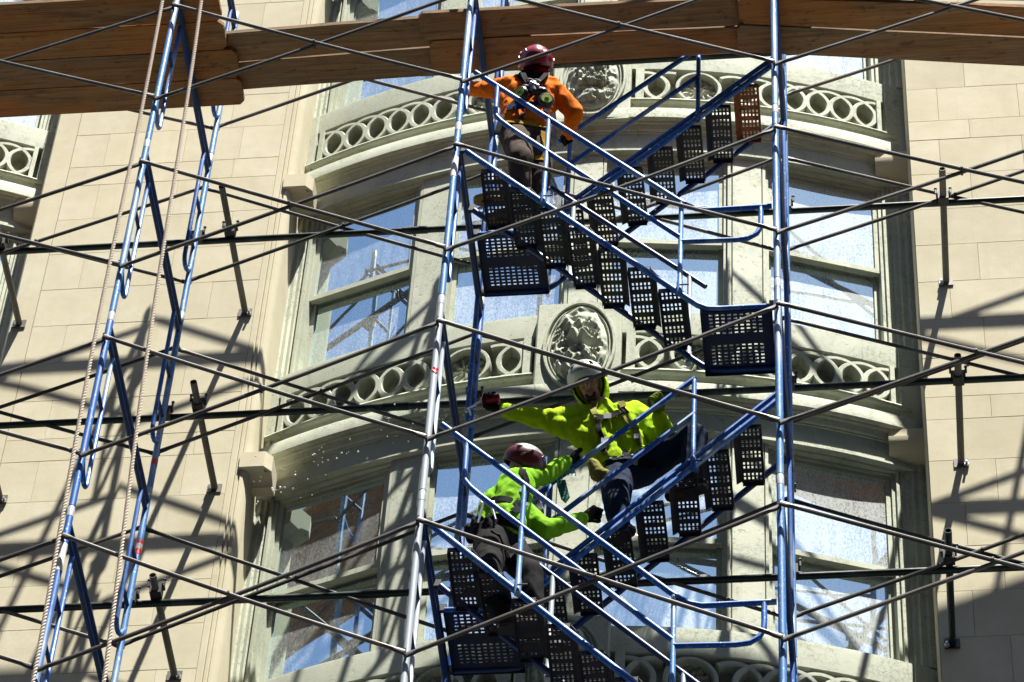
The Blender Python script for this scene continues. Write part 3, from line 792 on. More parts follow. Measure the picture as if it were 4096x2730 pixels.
MAT['glove'] = fabric('black_glove', (.02, .022, .018), .7, scale=40, bs=.3)
MAT['glove_y'] = fabric('yellow_black_glove', (.16, .20, .015), .35, scale=40, bs=.3)
MAT['boot'] = fabric('brown_boot_leather', (.05, .035, .025), .6, .6)
MAT['sole'] = plain('tan_sole', (.24, .17, .06), .8, var=.4)
MAT['helmet_maroon'] = plain('maroon_helmet_shell', (.10, .008, .012), .3, spec=.5, var=.4)
MAT['helmet_red'] = plain('crimson_helmet_shell', (.24, .009, .022), .25, spec=.6, var=.3)
MAT['helmet_white'] = plain('white_helmet_shell', (.62, .62, .58), .3, spec=.5, var=.25)
MAT['helmet_grey'] = plain('scuffed_grey_helmet_crown', (.30, .30, .32), .35, spec=.5, var=.7)
MAT['black_plastic'] = plain('black_plastic', (.012, .012, .013), .35, spec=.5)
MAT['webbing'] = fabric('black_webbing', (.02, .02, .024), .7)
MAT['webbing_tan'] = fabric('olive_webbing', (.20, .19, .05), .8)
MAT['webbing_blue'] = fabric('blue_webbing', (.02, .05, .20), .7)
MAT['webbing_yel'] = fabric('yellow_webbing', (.36, .20, .02), .7)
MAT['steel'] = plain('bright_steel', (.6, .6, .62), .22, .9)
MAT['lime_disc'] = plain('lime_filter_label', (.45, .58, .03), .5)
MAT['magenta'] = fabric('magenta_neck_cloth', (.13, .006, .03), .6)
MAT['ink'] = plain('black_ink', (.01, .01, .01), .6)

def cap(mb, p0, r0, p1, r1, n=12):
    p0, p1 = Vector(p0), Vector(p1); d = p1-p0; L = d.length
    if L < 1e-5: mb.ball(p0, max(r0, r1), n, 8); return
    d /= L; path = []; rad = []
    for i in range(4):
        a = R(90)*(i/4); path.append(p0-d*r0*math.cos(a)*.999); rad.append(max(r0*math.sin(a), .0015))
    for t in (0, .5, 1): path.append(p0.lerp(p1, t)); rad.append(r0+(r1-r0)*t)
    for i in range(1, 5):
        a = R(90)*(i/4); path.append(p1+d*r1*math.sin(a)); rad.append(max(r1*math.cos(a), .0015))
    mb.tube(path, rad, n)
def frame(f, u):
    f = Vector(f).normalized(); u = Vector(u); u = (u-f*u.dot(f)).normalized(); r = f.cross(u).normalized()
    return r, f, u                       # right, forward, up
def ell(mb, c, rad, F, n=16, m_=10):
    t = MB().ball((0, 0, 0), rad, n, m_); r, f, u = F
    mb.add([Vector(c)+r*v[0]+f*v[1]+u*v[2] for v in t.v], t.f)
def blob(name, mb, mat, parent, o0, voxel=.012, smooth=6, fold=0., fs=14, seed=0):
    me = bpy.data.meshes.new('tmp'); me.from_pydata(mb.v, [], mb.f); me.update()
    bm = bmesh.new(); bm.from_mesh(me); bmesh.ops.recalc_face_normals(bm, faces=bm.faces); bm.to_mesh(me); bm.free()
    ob = bpy.data.objects.new('tmp', me); C.objects.link(ob)
    a = ob.modifiers.new('r', 'REMESH'); a.mode = 'VOXEL'; a.voxel_size = voxel; a.adaptivity = 0
    b = ob.modifiers.new('s', 'SMOOTH'); b.iterations = smooth; b.factor = .5
    dg = bpy.context.evaluated_depsgraph_get(); res = bpy.data.meshes.new_from_object(ob.evaluated_get(dg))
    bpy.data.objects.remove(ob); bpy.data.meshes.remove(me)
    res.name = name; o0 = Vector(o0)
    if fold:
        nn = [v.normal.copy() for v in res.vertices]
        for v, n_ in zip(res.vertices, nn):
            q = Vector((v.co.x*fs, v.co.y*fs, v.co.z*fs*.7+seed)); h = noise.noise(q)+.6*noise.noise(q*2.1+Vector((5, 1, 2)))
            v.co += n_*fold*(.8-1.8*abs(h))
    for v in res.vertices: v.co -= o0
    res.materials.clear(); res.materials.append(mat); res.shade_smooth()
    return obj(name, res, parent)
def ribbon(name, ctrl, width, mat, parent, o0, bvh=None, off=.006, th=.004, up=None):
    P = [Vector(p) for p in ctrl]; Q = []
    seg = 8
    for i in range(len(P)-1):
        p0, p1, p2, p3 = P[max(i-1, 0)], P[i], P[i+1], P[min(i+2, len(P)-1)]
        for k in range(seg+(1 if i == len(P)-2 else 0)):
            t = k/seg; Q.append(.5*((2*p1)+(p2-p0)*t+(2*p0-5*p1+4*p2-p3)*t*t+(3*p1-p0-3*p2+p3)*t**3))
    N = []
    for i, q in enumerate(Q):
        if bvh:
            h = bvh.find_nearest(q)
            nv = h[1]; d = (q-h[0]);
            if d.length > 1e-4 and d.dot(nv) < 0: nv = nv
            Q[i] = h[0]+nv*off; N.append(nv)
        else: N.append(Vector(up or (0, -1, 0)))
    Q2 = [(Q[max(i-1, 0)]+Q[i]*2+Q[min(i+1, len(Q)-1)])/4 for i in range(len(Q))]
    L = []
    for i, q in enumerate(Q2):
        T = (Q2[min(i+1, len(Q2)-1)]-Q2[max(i-1, 0)]).normalized(); n_ = N[i]-T*N[i].dot(T); n_.normalize(); s = T.cross(n_).normalized()
        L.append([q-s*width/2-Vector(o0), q+s*width/2-Vector(o0), q+s*width/2+n_*th-Vector(o0), q-s*width/2+n_*th-Vector(o0)])
    return MB().sweep(L).build(name, mat, parent, 40)
def bvh_of(o, o0):
    me = o.data; return BVHTree.FromPolygons([v.co+Vector(o0) for v in me.vertices], [tuple(p.vertices) for p in me.polygons])
def helmet(parent, o0, c, f, u, shell, crown=None, sticker=None, letters=None, s=1.0):
    F = frame(f, u); r, f, u = F; c = Vector(c); o0 = Vector(o0)
    A, Bq, Cq = .130*s, .156*s, .130*s
    def pt(th, ph, k=1.0):
        # th from the crown, ph around (0 = front)
        z = math.cos(th); q = math.sin(th)
        ridge = 1+.03*math.exp(-(math.sin(ph)*q/.18)**2)
        low = 0
        return c+(r*A*q*math.sin(ph)+f*Bq*q*math.cos(ph)+u*Cq*z*ridge)*k
    n = 32; rows = []
    for i in range(0, 13):
        th = R(2)+R(103)*i/12; row = []
        for k in range(n):
            ph = 2*math.pi*k/n; dip = R(8)*(math.sin(ph)**2)*(i/12)**3
            row.append(pt(th+dip, ph)-o0)
        rows.append(row)
    rows.append([(p+o0-c)*.985+c-o0 for p in rows[-1]]); rows.append([(p+o0-c)*.93+c-o0+u*.004 for p in rows[-2]])
    rows.append([(p+o0-c)*.86+c-o0+u*.05 for p in rows[-3]]);
    mb = MB().sweep(rows, True, True); h = mb.build('helmet', shell, parent, 50)
    # rim band
    rim = [rows[12][k] for k in range(n)]+[rows[12][0]]
    MB().tube([p-u*.001 for p in rim], .0055, 6).build('rim', MAT['black_plastic'], h)
    for sgn in (-1, 1):
        for th, ph, w_ in ((58, 35, .05), (58, 80, .055), (55, 125, .05), (80, 100, .04)):
            a = R(ph)*sgn; p = [pt(R(th-7), a-.10*sgn, 1.004), pt(R(th), a, 1.012), pt(R(th+6), a+.12*sgn, 1.004)]
            MB().tube([q-o0 for q in p], [.003, .009, .003], 8).build('vent', MAT['black_plastic'], h)
    if crown:
        rr = []
        for i in range(5):
            th = R(3)+R(46)*i/4; rr.append([pt(th, 2*math.pi*k/24, 1.012)-o0 for k in range(24)])
        MB().sweep(rr, True, True).build('crown_cover', crown, h)
    if sticker:
        th, ph, w_ = sticker; L = [[pt(R(th)+dt*w_, R(ph)+dp*w_*1.1, 1.008)-o0 for dp in (-.16, -.05, .05, .16)] for dt in (-.16, 0, .16)]
        MB().sweep(L, False, False).build('sticker', MAT['white_tape'], h)
    if letters:
        cu = bpy.data.curves.new('txt', 'FONT'); cu.body = letters[0]; cu.size = .036; cu.align_x = 'CENTER'; cu.align_y = 'CENTER'; cu.extrude = .0
        to = bpy.data.objects.new('txt', cu); C.objects.link(to); dg = bpy.context.evaluated_depsgraph_get()
        me = bpy.data.meshes.new_from_object(to.evaluated_get(dg)); bpy.data.objects.remove(to)
        bm = bmesh.new(); bm.from_mesh(me); bmesh.ops.triangulate(bm, faces=bm.faces[:]); bm.to_mesh(me); bm.free()
        for v in me.vertices:
            v.co = pt(R(letters[1])-v.co.y/Cq, R(letters[2])-v.co.x/A, 1.012)-o0
        me.name = 'lettering'; me.materials.clear(); me.materials.append(MAT['ink']); obj('lettering', me, h)
    # chin strap
    return h
def head(mb, c, F):
    r, f, u = F; c = Vector(c)
    ell(mb, c+u*.02, (.077, .095, .105), F); ell(mb, c+f*.02-u*.055, (.058, .070, .065), F); ell(mb, c+f*.055-u*.095, (.032, .026, .022), F)
    cap(mb, c+f*.09+u*.005, .010, c+f*.108-u*.032, .014); cap(mb, c+f*.083+u*.022-r*.05, .012, c+f*.083+u*.022+r*.05, .012)
    for s in (-1, 1):
        ell(mb, c+r*s*.079-f*.005-u*.01, (.010, .022, .034), F); ell(mb, c+r*s*.036+f*.068-u*.025, (.020, .016, .02), F)
def grip(name, W_, G, A, mat, parent, o0, rad=.034, flip=1, vox=.006, fr=.0095, el=None):
    # a hand closed round an axis A through G, coming from the wrist W_
    W_, G, A = Vector(W_), Vector(G), Vector(A).normalized(); D = (G-W_); D = (D-A*D.dot(A)).normalized(); N = A.cross(D)*flip
    mb = MB(); root = G-D*(rad+.012)
    for i, (off, ln) in enumerate(((-.033, 1.0), (-.011, 1.1), (.011, 1.05), (.033, .85))):
        kn = root+A*off+N*.012
        cap(mb, W_+A*off*.55, .022, kn, .017, 10)
        path = [kn]
        for j in range(1, 6):
            th = math.pi-R(50)*j*ln
            path.append(G+A*off*.97+(D*math.cos(th)+N*math.sin(th))*rad)
        for a, b, q in zip(path[:-1], path[1:], range(9)): cap(mb, a, fr*1.12-q*.0004, b, fr*1.08-q*.0005, 8)
    tb = W_.lerp(root, .55)-A*.035; p = [tb, root-A*.048-N*.015, G-A*.045+(-D*.3-N)*rad*.95, G-A*.04+(D*.6-N)*rad*.9]
    for a, b in zip(p[:-1], p[1:]): cap(mb, a, fr*1.3, b, fr*1.1, 8)
    cap(mb, W_+((Vector(el)-W_).normalized() if el else -D)*.05, .033, W_, .029, 10)
    return blob(name, mb, mat, parent, o0, vox, 2)
def boot(parent, o0, heel, toe, ankle, mat, sole_mat, up=(0, 0, 1)):
    heel, toe, ankle = Vector(heel), Vector(toe), Vector(ankle); mb = MB(); d = (toe-heel).normalized(); s = d.cross(Vector(up)).normalized()
    cap(mb, heel+Vector((0, 0, .045)), .042, toe-d*.07+Vector((0, 0, .042)), .044); cap(mb, toe-d*.08+Vector((0, 0, .035)), .046, toe-d*.03+Vector((0, 0, .03)), .038)
    cap(mb, heel+d*.03+Vector((0, 0, .05)), .048, ankle, .052); cap(mb, heel+d*.06+Vector((0, 0, .09)), .045, toe-d*.12+Vector((0, 0, .06)), .04)
    b = blob('boot', mb, mat, parent, o0, .010, 4)
    L = []
    for t, w_ in ((-.035, .02), (-.02, .036), (.05, .04), (.10, .036), (.17, .044), (.22, .047), (.27, .036), (.29, .018)):
        p = heel+d*t*((toe-heel).length/.26); L.append([p+s*w_-Vector((0, 0, .004))-Vector(o0), p-s*w_-Vector((0, 0, .004))-Vector(o0), p-s*w_+Vector((0, 0, .022))-Vector(o0), p+s*w_+Vector((0, 0, .022))-Vector(o0)])
    MB().sweep(L).build('sole', sole_mat, b, 40)
    return b
def person(name_label, cat, J, shirt, trousers, extra_shirt=(), fold=.012, base=None, hf=(0, -1, 0), hu=(0, 0, 1), arm=1.0, seed=0):
    J = {k: Vector(v) for k, v in J.items()}; o0 = Vector(base)
    p = thing('person', name_label, cat, o0)
    side = (J['Rs']-J['Ls']).normalized(); F = frame(hf, hu)
    # body: one continuous figure under the clothes
    mb = MB(); head(mb, J['head'], F); cap(mb, J['neck'], .058, J['head']-F[2]*.03-F[1]*.015, .055)
    cap(mb, J['Ls'], .05, J['Rs'], .05); cap(mb, J['chest']-side*.06, .085, J['waist']-side*.05, .075); cap(mb, J['chest']+side*.06, .085, J['waist']+side*.05, .075)
    cap(mb, J['chest'], .08, J['neck'], .055); cap(mb, J['Lh'], .08, J['Rh'], .08); cap(mb, J['waist'], .09, J['pelvis'], .09)
    for s in 'LR':
        cap(mb, J[s+'s'], .048, J[s+'e'], .036); cap(mb, J[s+'e'], .036, J[s+'w'], .027); cap(mb, J[s+'h'], .075, J[s+'k'], .05); cap(mb, J[s+'k'], .05, J[s+'a'], .035)
    body = blob('body', mb, MAT['skin'], p, o0, .009, 3)
    # shirt
    mb = MB(); cap(mb, J['Ls'], .068, J['Rs'], .068); cap(mb, J['chest'], .10, J['neck'].lerp(J['chest'], .12), .07)
    for s, sg in (('L', -1), ('R', 1)):
        cap(mb, J['chest']+side*sg*.085, .118, J['waist']+side*sg*.075, .108); cap(mb, J['waist']+side*sg*.075, .11, J['waist'].lerp(J['pelvis'], .45)+side*sg*.075, .112)
        cap(mb, J['chest']+side*sg*.085, .11, J[s+'s'], .075)
        cap(mb, J[s+'s'], .075*arm, J[s+'e'], .062*arm); cap(mb, J[s+'e'], .062*arm, J[s+'w'], .046*arm)
    for a, ra, b, rb in extra_shirt: cap(mb, a, ra, b, rb)
    sh = blob('shirt', mb, shirt, p, o0, .011, 7, fold*.8, 10, seed)
    mb = MB(); cap(mb, J['Lh'], .115, J['Rh'], .115); cap(mb, J['waist'].lerp(J['pelvis'], .35)-side*.06, .098, J['waist'].lerp(J['pelvis'], .35)+side*.06, .098)
    for s in 'LR':
        cap(mb, J[s+'h'], .112, J[s+'k'], .085); cap(mb, J[s+'k'], .085, J[s+'a'], .066)
    tr = blob('trousers', mb, trousers, p, o0, .012, 6, fold*.55, 9, seed+3)
    return p, o0, J, body, sh, tr, side, F

# --- worker in orange, seen from behind
J1 = {'helmet': (2.577, 0.360, 3.107), 'head': (2.574, 0.370, 3.020), 'neck': (2.561, 0.370, 2.910), 'Ls': (2.439, 0.385, 2.860), 'Rs': (2.689, 0.360, 2.780), 'Le': (2.236, 0.460, 2.940), 'Lw': (2.06, 0.580, 3.14), 'Re': (2.86, 0.420, 2.54), 'Rw': (2.800, 0.620, 2.58),
      'chest': (2.558, 0.390, 2.720), 'waist': (2.522, 0.410, 2.473), 'pelvis': (2.530, 0.420, 2.331), 'Lh': (2.463, 0.390, 2.270), 'Rh': (2.606, 0.460, 2.30), 'Lk': (2.526, 0.300, 1.86), 'La': (2.53, 0.390, 1.60), 'Rk': (2.636, 0.460, 1.890), 'Ra': (2.60, 0.520, 1.61)}
p1, o1, J, bd, sh, tr, side, F = person('worker in orange shirt and red helmet climbing the stairs, seen from behind', 'person', J1, MAT['orange'], MAT['brown_cloth'], [((2.30, .44, 2.86), .05, (2.44, .40, 2.62), .09)], .014, (2.45, .42, 1.50), hf=(-.25, .75, .55), hu=(.1, -.6, .8), seed=1)
helmet(p1, o1, J['head']+Vector((.003, -.045, .018)), (-.25, .68, .68), (.08, -.70, .70), MAT['helmet_red'], None, (62, 152, 1.0), s=.97)
boot(p1, o1, (2.50, .38, 1.508), (2.245, .37, 1.508), (2.53, .385, 1.62), MAT['boot'], MAT['sole']); boot(p1, o1, (2.57, .51, 1.508), (2.32, .53, 1.508), (2.60, .52, 1.63), MAT['boot'], MAT['sole'])
mb = MB(); cap(mb, J['neck']+Vector((-.05, -.02, .01)), .045, J['neck']+Vector((.05, -.01, .0)), .045); cap(mb, J['neck']+Vector((0, .02, .0)), .07, J['head']+Vector((0, .0, -.05)), .09); ell(mb, J['head']+Vector((0, .01, -.01)), (.080, .10, .105), frame((-.25, .75, .55), (.1, -.6, .8))); blob('neck_cloth', mb, MAT['magenta'], p1, o1, .009, 3, .006, 30)
bv = bvh_of(sh, o1); bt = bvh_of(tr, o1)
B1 = lambda x, y, z: (x, y, z)
ribbon('harness_strap', [(2.47, .28, 2.86), (2.52, .25, 2.78), (2.60, .25, 2.66), (2.68, .27, 2.52), (2.70, .30, 2.42)], .05, MAT['webbing'], p1, o1, bv)
ribbon('harness_strap', [(2.66, .28, 2.82), (2.62, .25, 2.72), (2.54, .25, 2.62), (2.45, .27, 2.52), (2.42, .30, 2.44)], .05, MAT['webbing'], p1, o1, bv)
ribbon('shoulder_yoke', [(2.46, .30, 2.87), (2.52, .27, 2.85), (2.57, .26, 2.83), (2.63, .27, 2.82), (2.68, .30, 2.81)], .085, MAT['webbing'], p1, o1, bv, .008)
ribbon('harness_strap', [(2.40, .30, 2.50), (2.48, .26, 2.47), (2.56, .26, 2.47), (2.66, .30, 2.50)], .045, MAT['webbing_blue'], p1, o1, bv)
ribbon('harness_belt', [(2.36, .40, 2.36), (2.42, .28, 2.30), (2.53, .26, 2.28), (2.64, .32, 2.30), (2.70, .44, 2.36)], .05, MAT['webbing_yel'], p1, o1, bt)
ribbon('harness_strap', [(2.66, .36, 2.25), (2.68, .36, 2.1), (2.68, .38, 1.98), (2.6, .36, 1.95)], .045, MAT['webbing_yel'], p1, o1, bt)
ribbon('harness_strap', [(2.72, .36, 2.46), (2.735, .36, 2.30), (2.735, .38, 2.12), (2.72, .38, 2.0)], .035, MAT['webbing'], p1, o1)
ribbon('harness_strap', [(2.37, .33, 2.44), (2.365, .30, 2.33), (2.355, .30, 2.22), (2.345, .31, 2.17)], .04, MAT['webbing'], p1, o1)
grip('glove', J['Lw'], (2.045, .62, 3.21), (1, .2, 0), MAT['glove'], p1, o1); grip('glove', J['Rw'], (2.785, .68, 2.60), (.8, 0, .6), MAT['glove'], p1, o1)
# half-mask respirator hanging on his back
rs = thing('respirator', 'black half-mask respirator with two lime filter discs on the orange worker\'s back', 'respirator', (2.59, .24, 2.52)); ro = Vector(rs.location)
mb = MB(); cap(mb, (2.53, .235, 2.60), .032, (2.66, .235, 2.55), .032); cap(mb, (2.59, .225, 2.62), .036, (2.60, .225, 2.54), .030); blob('mask_body', mb, MAT['black_plastic'], rs, ro, .008, 3)
for c, ax in (((2.505, .235, 2.535), (-.35, -.8, -.25)), ((2.683, .235, 2.44), (.25, -.9, -.25))):
    c = Vector(c); ax = Vector(ax).normalized(); q = []
    fl = MB().tube([c-ax*.022-ro, c-ax*.016-ro, c-ax*.006-ro, c-ro, c+ax*.012-ro, c+ax*.02-ro, c+ax*.026-ro], [.03, .052, .056, .052, .057, .054, .046], 20).build('filter', MAT['black_plastic'], rs)
    MB().tube([c+ax*.0262-ro, c+ax*.0285-ro], [.038, .037], 20).build('filter_label', MAT['lime_disc'], fl)
    e = ax.cross(Vector((0, 0, 1))).normalized(); g_ = e.cross(ax)
    for i in range(3): MB().tube([c+ax*.029+e*(-.016)+g_*(.006-.009*i)-ro, c+ax*.029+e*.014+g_*(.006-.009*i)-ro], .0016, 4).build('label_print', MAT['ink'], fl)
for c in ((2.565, .205, 2.655), (2.615, .20, 2.635)):
    c = Vector(c)-ro; L = [c+Vector((.024*math.cos(R(a)), .004*math.sin(R(a*2)), .017*math.sin(R(a)))) for a in range(0, 361, 20)]
    MB().tube(L, .004, 6).build('head_buckle', MAT['castiron'], rs)
MB().tube([Vector((2.57, .20, 2.62))-ro, Vector((2.63, .20, 2.57))-ro], .012, 8).build('exhale_valve', MAT['steel'], rs)
for pts in ([(2.50, .26, 2.84), (2.52, .235, 2.74), (2.55, .22, 2.65)], [(2.67, .255, 2.80), (2.65, .235, 2.72), (2.62, .215, 2.64)]): ribbon('mask_strap', pts, .035, MAT['webbing'], rs, ro)

# --- worker in yellow-green pouring from a can
J2 = {'helmet': (2.972, 1.000, 0.395), 'head': (2.985, 1.000, 0.262), 'chin': (3.011, 0.970, 0.039), 'neck': (3.070, 1.060, 0.113), 'Rs': (2.949, 1.080, 0.051), 'Re': (2.666, 0.980, -0.077), 'Rw': (2.455, 0.905, -0.066), 'Ls': (3.275, 1.100, 0.090), 'Le': (3.495, 1.080, -0.194), 'Lw': (3.452, 0.905, -0.185),
      'chest': (3.117, 1.100, -0.060), 'waist': (3.209, 1.140, -0.333), 'pelvis': (3.242, 1.150, -0.434), 'Rh': (3.175, 1.120, -0.510), 'Lh': (3.323, 1.150, -0.428), 'Rk': (3.191, 0.980, -0.931), 'Ra': (3.225, 0.95, -1.20), 'Lk': (3.680, 1.000, -0.296), 'La': (3.66, 1.000, -0.720)}
p2, o2, J, bd, sh, tr, side, F = person('bearded worker in yellow-green hooded shirt and white helmet pouring out a can', 'person', J2, MAT['yellow'], MAT['denim'], [((2.70, .99, -.11), .045, (2.98, 1.10, -.10), .10), ((2.80, 1.02, -.10), .05, (3.06, 1.12, -.22), .10), ((2.93, 1.07, -.18), .06, (3.10, 1.13, -.36), .09), ((3.30, 1.10, .0), .07, (3.42, 1.09, -.16), .065)], .014, (3.42, 1.0, -1.28), hf=(-.12, -.80, -.58), hu=(-.22, -.5, .82), seed=5)
hh = helmet(p2, o2, J['head']+Vector((-.022, .0, .065)), (-.08, -.80, -.50), (-.24, -.55, .80), MAT['helmet_white'], MAT['helmet_grey'], None, ('Rockledge', 76, 6))
# face details
r_f, f_f, u_f = F; hc = J['head']
for s in (-1, 1):
    mb = MB(); ell(mb, hc+r_f*s*.032+f_f*.088+u_f*.004, (.013, .008, .007), F, 10, 6); mb.add([], []); e_ = MB(); e_.v = [tuple(Vector(v)-o2) for v in mb.v]; e_.f = mb.f; e_.build('eye', MAT['eye'], bd)
    e_ = MB().tube([hc+r_f*s*.016+f_f*.096+u_f*.019-o2, hc+r_f*s*.034+f_f*.096+u_f*.024-o2, hc+r_f*s*.052+f_f*.084+u_f*.019-o2], .0045, 6); e_.build('eyebrow', MAT['beard'], bd)
MB().tube([hc-r_f*.024+f_f*.088-u_f*.062-o2, hc+f_f*.096-u_f*.060-o2, hc+r_f*.024+f_f*.088-u_f*.062-o2], .0055, 6).build('mouth', MAT['lip'], bd)
mb = MB(); cap(mb, hc-r_f*.03+f_f*.078-u_f*.078, .010, hc-r_f*.02+f_f*.075-u_f*.105, .014); cap(mb, hc+r_f*.03+f_f*.078-u_f*.078, .010, hc+r_f*.02+f_f*.075-u_f*.105, .014); cap(mb, hc-r_f*.018+f_f*.078-u_f*.108, .018, hc+r_f*.018+f_f*.078-u_f*.108, .018); blob('beard', mb, MAT['beard'], p2, o2, .005, 2)
# neon hood round the head
mb = MB(); L = []
for a in range(-70, 251, 20):
    t = R(a); L.append(hc+r_f*math.cos(t)*.098+u_f*(math.sin(t)*-.125-.02)*-1+f_f*(.02-.0*abs(math.cos(t))))
L = [hc+r_f*.094*math.cos(R(a))+u_f*(.13*math.sin(R(a))-.01)+f_f*(.012-.02*math.sin(R(a))) for a in range(-55, 236, 15)]
for a, b in zip(L[:-1], L[1:]): cap(mb, a, .021, b, .021)
for q in (.03, .06): 
    for a, b in zip(L[:-1], L[1:]): cap(mb, a-f_f*q, .024, b-f_f*q, .024)
ell(mb, hc-f_f*.045, (.10, .07, .125), F); cap(mb, hc-u_f*.12-f_f*.03-r_f*.06, .035, J['neck']-side*.03+Vector((0, .02, -.02)), .06); cap(mb, hc-u_f*.12-f_f*.03+r_f*.06, .035, J['neck']+side*.05+Vector((0, .02, -.02)), .06)
blob('hood', mb, MAT['yellow'], p2, o2, .008, 3, .005, 25)
ribbon('chin_strap', [hc+r_f*.10+u_f*.06+f_f*.03, hc+r_f*.095-u_f*.04+f_f*.045, hc+r_f*.05-u_f*.13+f_f*.06], .016, MAT['webbing'], p2, o2, None, up=f_f)
ribbon('chin_strap', [hc-r_f*.10+u_f*.06+f_f*.03, hc-r_f*.095-u_f*.04+f_f*.045, hc-r_f*.05-u_f*.13+f_f*.06], .016, MAT['webbing'], p2, o2, None, up=f_f)
boot(p2, o2, (3.20, .99, -1.298), (3.30, .88, -1.298), (3.222, .955, -1.18), MAT['boot'], MAT['black_plastic'])
boot(p2, o2, (3.735, .975, -.845), (3.52, 1.03, -.845), (3.67, .995, -.74), MAT['boot'], MAT['black_plastic'])
bv = bvh_of(sh, o2); bt = bvh_of(tr, o2)
ribbon('harness_strap', [(3.19, .98, .13), (3.20, .94, .03), (3.24, .95, -.08), (3.30, .98, -.18), (3.36, 1.0, -.30)], .045, MAT['webbing_tan'], p2, o2, bv)
ribbon('harness_strap', [(3.02, .99, .10), (3.02, .95, .0), (3.05, .96, -.12), (3.06, .99, -.26), (3.10, 1.02, -.42)], .042, MAT['webbing_tan'], p2, o2, bv)
ribbon('chest_strap', [(3.03, .95, -.10), (3.10, .94, -.085), (3.18, .94, -.05), (3.25, .95, -.03)], .05, MAT['webbing'], p2, o2, bv, .010)
ribbon('harness_strap', [(3.05, .96, -.14), (3.07, .98, -.26), (3.09, 1.0, -.38)], .03, MAT['webbing'], p2, o2, bv, .012)
for c, d_ in (((3.12, .93, -.08), (.05, .012, .05)), ((3.08, .965, -.30), (.035, .012, .05)), ((3.32, .96, -.26), (.035, .012, .045))):
    h = bv.find_nearest(Vector(c)); c = h[0]+h[1]*.014
    MB().box(c-o2, d_).build('buckle', MAT['steel'], p2, 0)
ribbon('tool_belt', [(3.08, 1.06, -.42), (3.16, 1.0, -.46), (3.26, 1.0, -.45), (3.36, 1.02, -.38), (3.42, 1.1, -.34)], .055, MAT['webbing'], p2, o2, bt, .008)
ribbon('leg_strap', [(3.28, 1.0, -.50), (3.36, .99, -.52), (3.42, 1.0, -.58)], .05, MAT['webbing'], p2, o2, bt, .008)
for k in range(7):
    h = bt.find_nearest(Vector((3.14+.045*k, .98, -.47+.013*k))); c = h[0]+h[1]*.014; n_ = h[1]
    MB().tube([c-n_*.004-o2, c+n_*.004-o2], .009, 8).build('grommet', MAT['steel'], p2)
# pouch and lanyard gear at his right side
mb = MB(); cap(mb, (3.03, 1.0, -.52), .035, (3.06, 1.02, -.60), .05); cap(mb, (3.06, 1.02, -.60), .05, (3.12, 1.02, -.62), .035); blob('pouch', mb, MAT['webbing_tan'], p2, o2, .008, 3, .006, 30)
# hands
mb_ = grip('glove', (3.452, .905, -.175), (3.44, .82, -.118), (.68, 0, .733), MAT['glove_y'], p2, o2, .030, el=J2['Le'])
grip('glove', (2.445, .90, -.062), (2.36, .86, .006), (.99, 0, .12), MAT['glove'], p2, o2, .042, -1, el=J2['Re'])
cn = thing('drink_can', 'small dark red drink can tipped over in the outstretched glove', 'can', (2.358, .86, .004)); co_ = Vector(cn.location); ax = Vector((.985, 0, .17)).normalized()
prof = [(-.061, .024), (-.060, .026), (-.056, .0265), (-.048, .033), (.048, .033), (.056, .027), (.060, .0255), (.061, .022)]
MB().tube([ax*a for a, r in prof], [r for a, r in prof], 24).build('can_body', plain('can_red', (.22, .008, .02), .3, .4, var=.3), cn)
MB().tube([ax*-.0612, ax*-.0605], [.022, .0225], 20).build('can_lid', MAT['steel'], cn)
MB().add([ax*.02+Vector((x*0, 0, 0))+(Vector((0, -math.cos(R(t)), math.sin(R(t))))*.0334)+ax*x for t in (10, 22, 34) for x in (.0, .022)], [(0, 1, 3, 2), (2, 3, 5, 4)]).build('can_label', MAT['white_tape'], cn)
MB().add([(Vector((0, -math.cos(R(t)), math.sin(R(t))))*.0334)+ax*x for t in (-25, -5, 15) for x in (-.04, .005)], [(0, 1, 3, 2), (2, 3, 5, 4)]).build('can_print', plain('can_print_paint', (.45, .12, .13), .4), cn)
# the liquid flying from the can
wm = NT('splashed_water'); wm.set(Base_Color=(.95, .97, 1.), Roughness=.05, IOR=1.33, Transmission_Weight=.1, Specular_IOR_Level=1.0)
mb = MB(); rr = random.Random(4)
path = [(2.295, .86, -.01), (2.236, .88, -.055), (2.20, .89, -.10), (2.109, .9, -.075), (1.72, .9, -.22), (1.34, .9, -.45), (1.08, .9, -.68), (.95, .9, -.72)]
for a, b in (((2.298, .86, -.008), (2.27, .865, -.022)), ((2.27, .865, -.022), (2.245, .87, -.045)), ((2.245, .87, -.045), (2.205, .88, -.055)), ((2.215, .88, -.06), (2.225, .88, -.09)), ((2.225, .88, -.09), (2.23, .885, -.115))): cap(mb, a, .007, b, .006, 8)
for i in range(95):
    t = rr.random()**.8*(len(path)-2)+1; k = int(t); u = t-k; k = min(k, len(path)-2)
    p = Vector(path[k]).lerp(Vector(path[k+1]), u)+Vector((rr.gauss(0, .09), rr.gauss(0, .05), rr.gauss(0, .075)))*(.3+.7*min(1, t/4)); s = rr.choice([.003, .0035, .004, .005, .007])
    mb.ball(p, (s, s, s*rr.uniform(.9, 1.5)), 8, 6)
wo = mb.build('water_spray', wm.m); tag(wo, 'bright drops of liquid flying from the tipped can', 'liquid drops', kind='stuff')

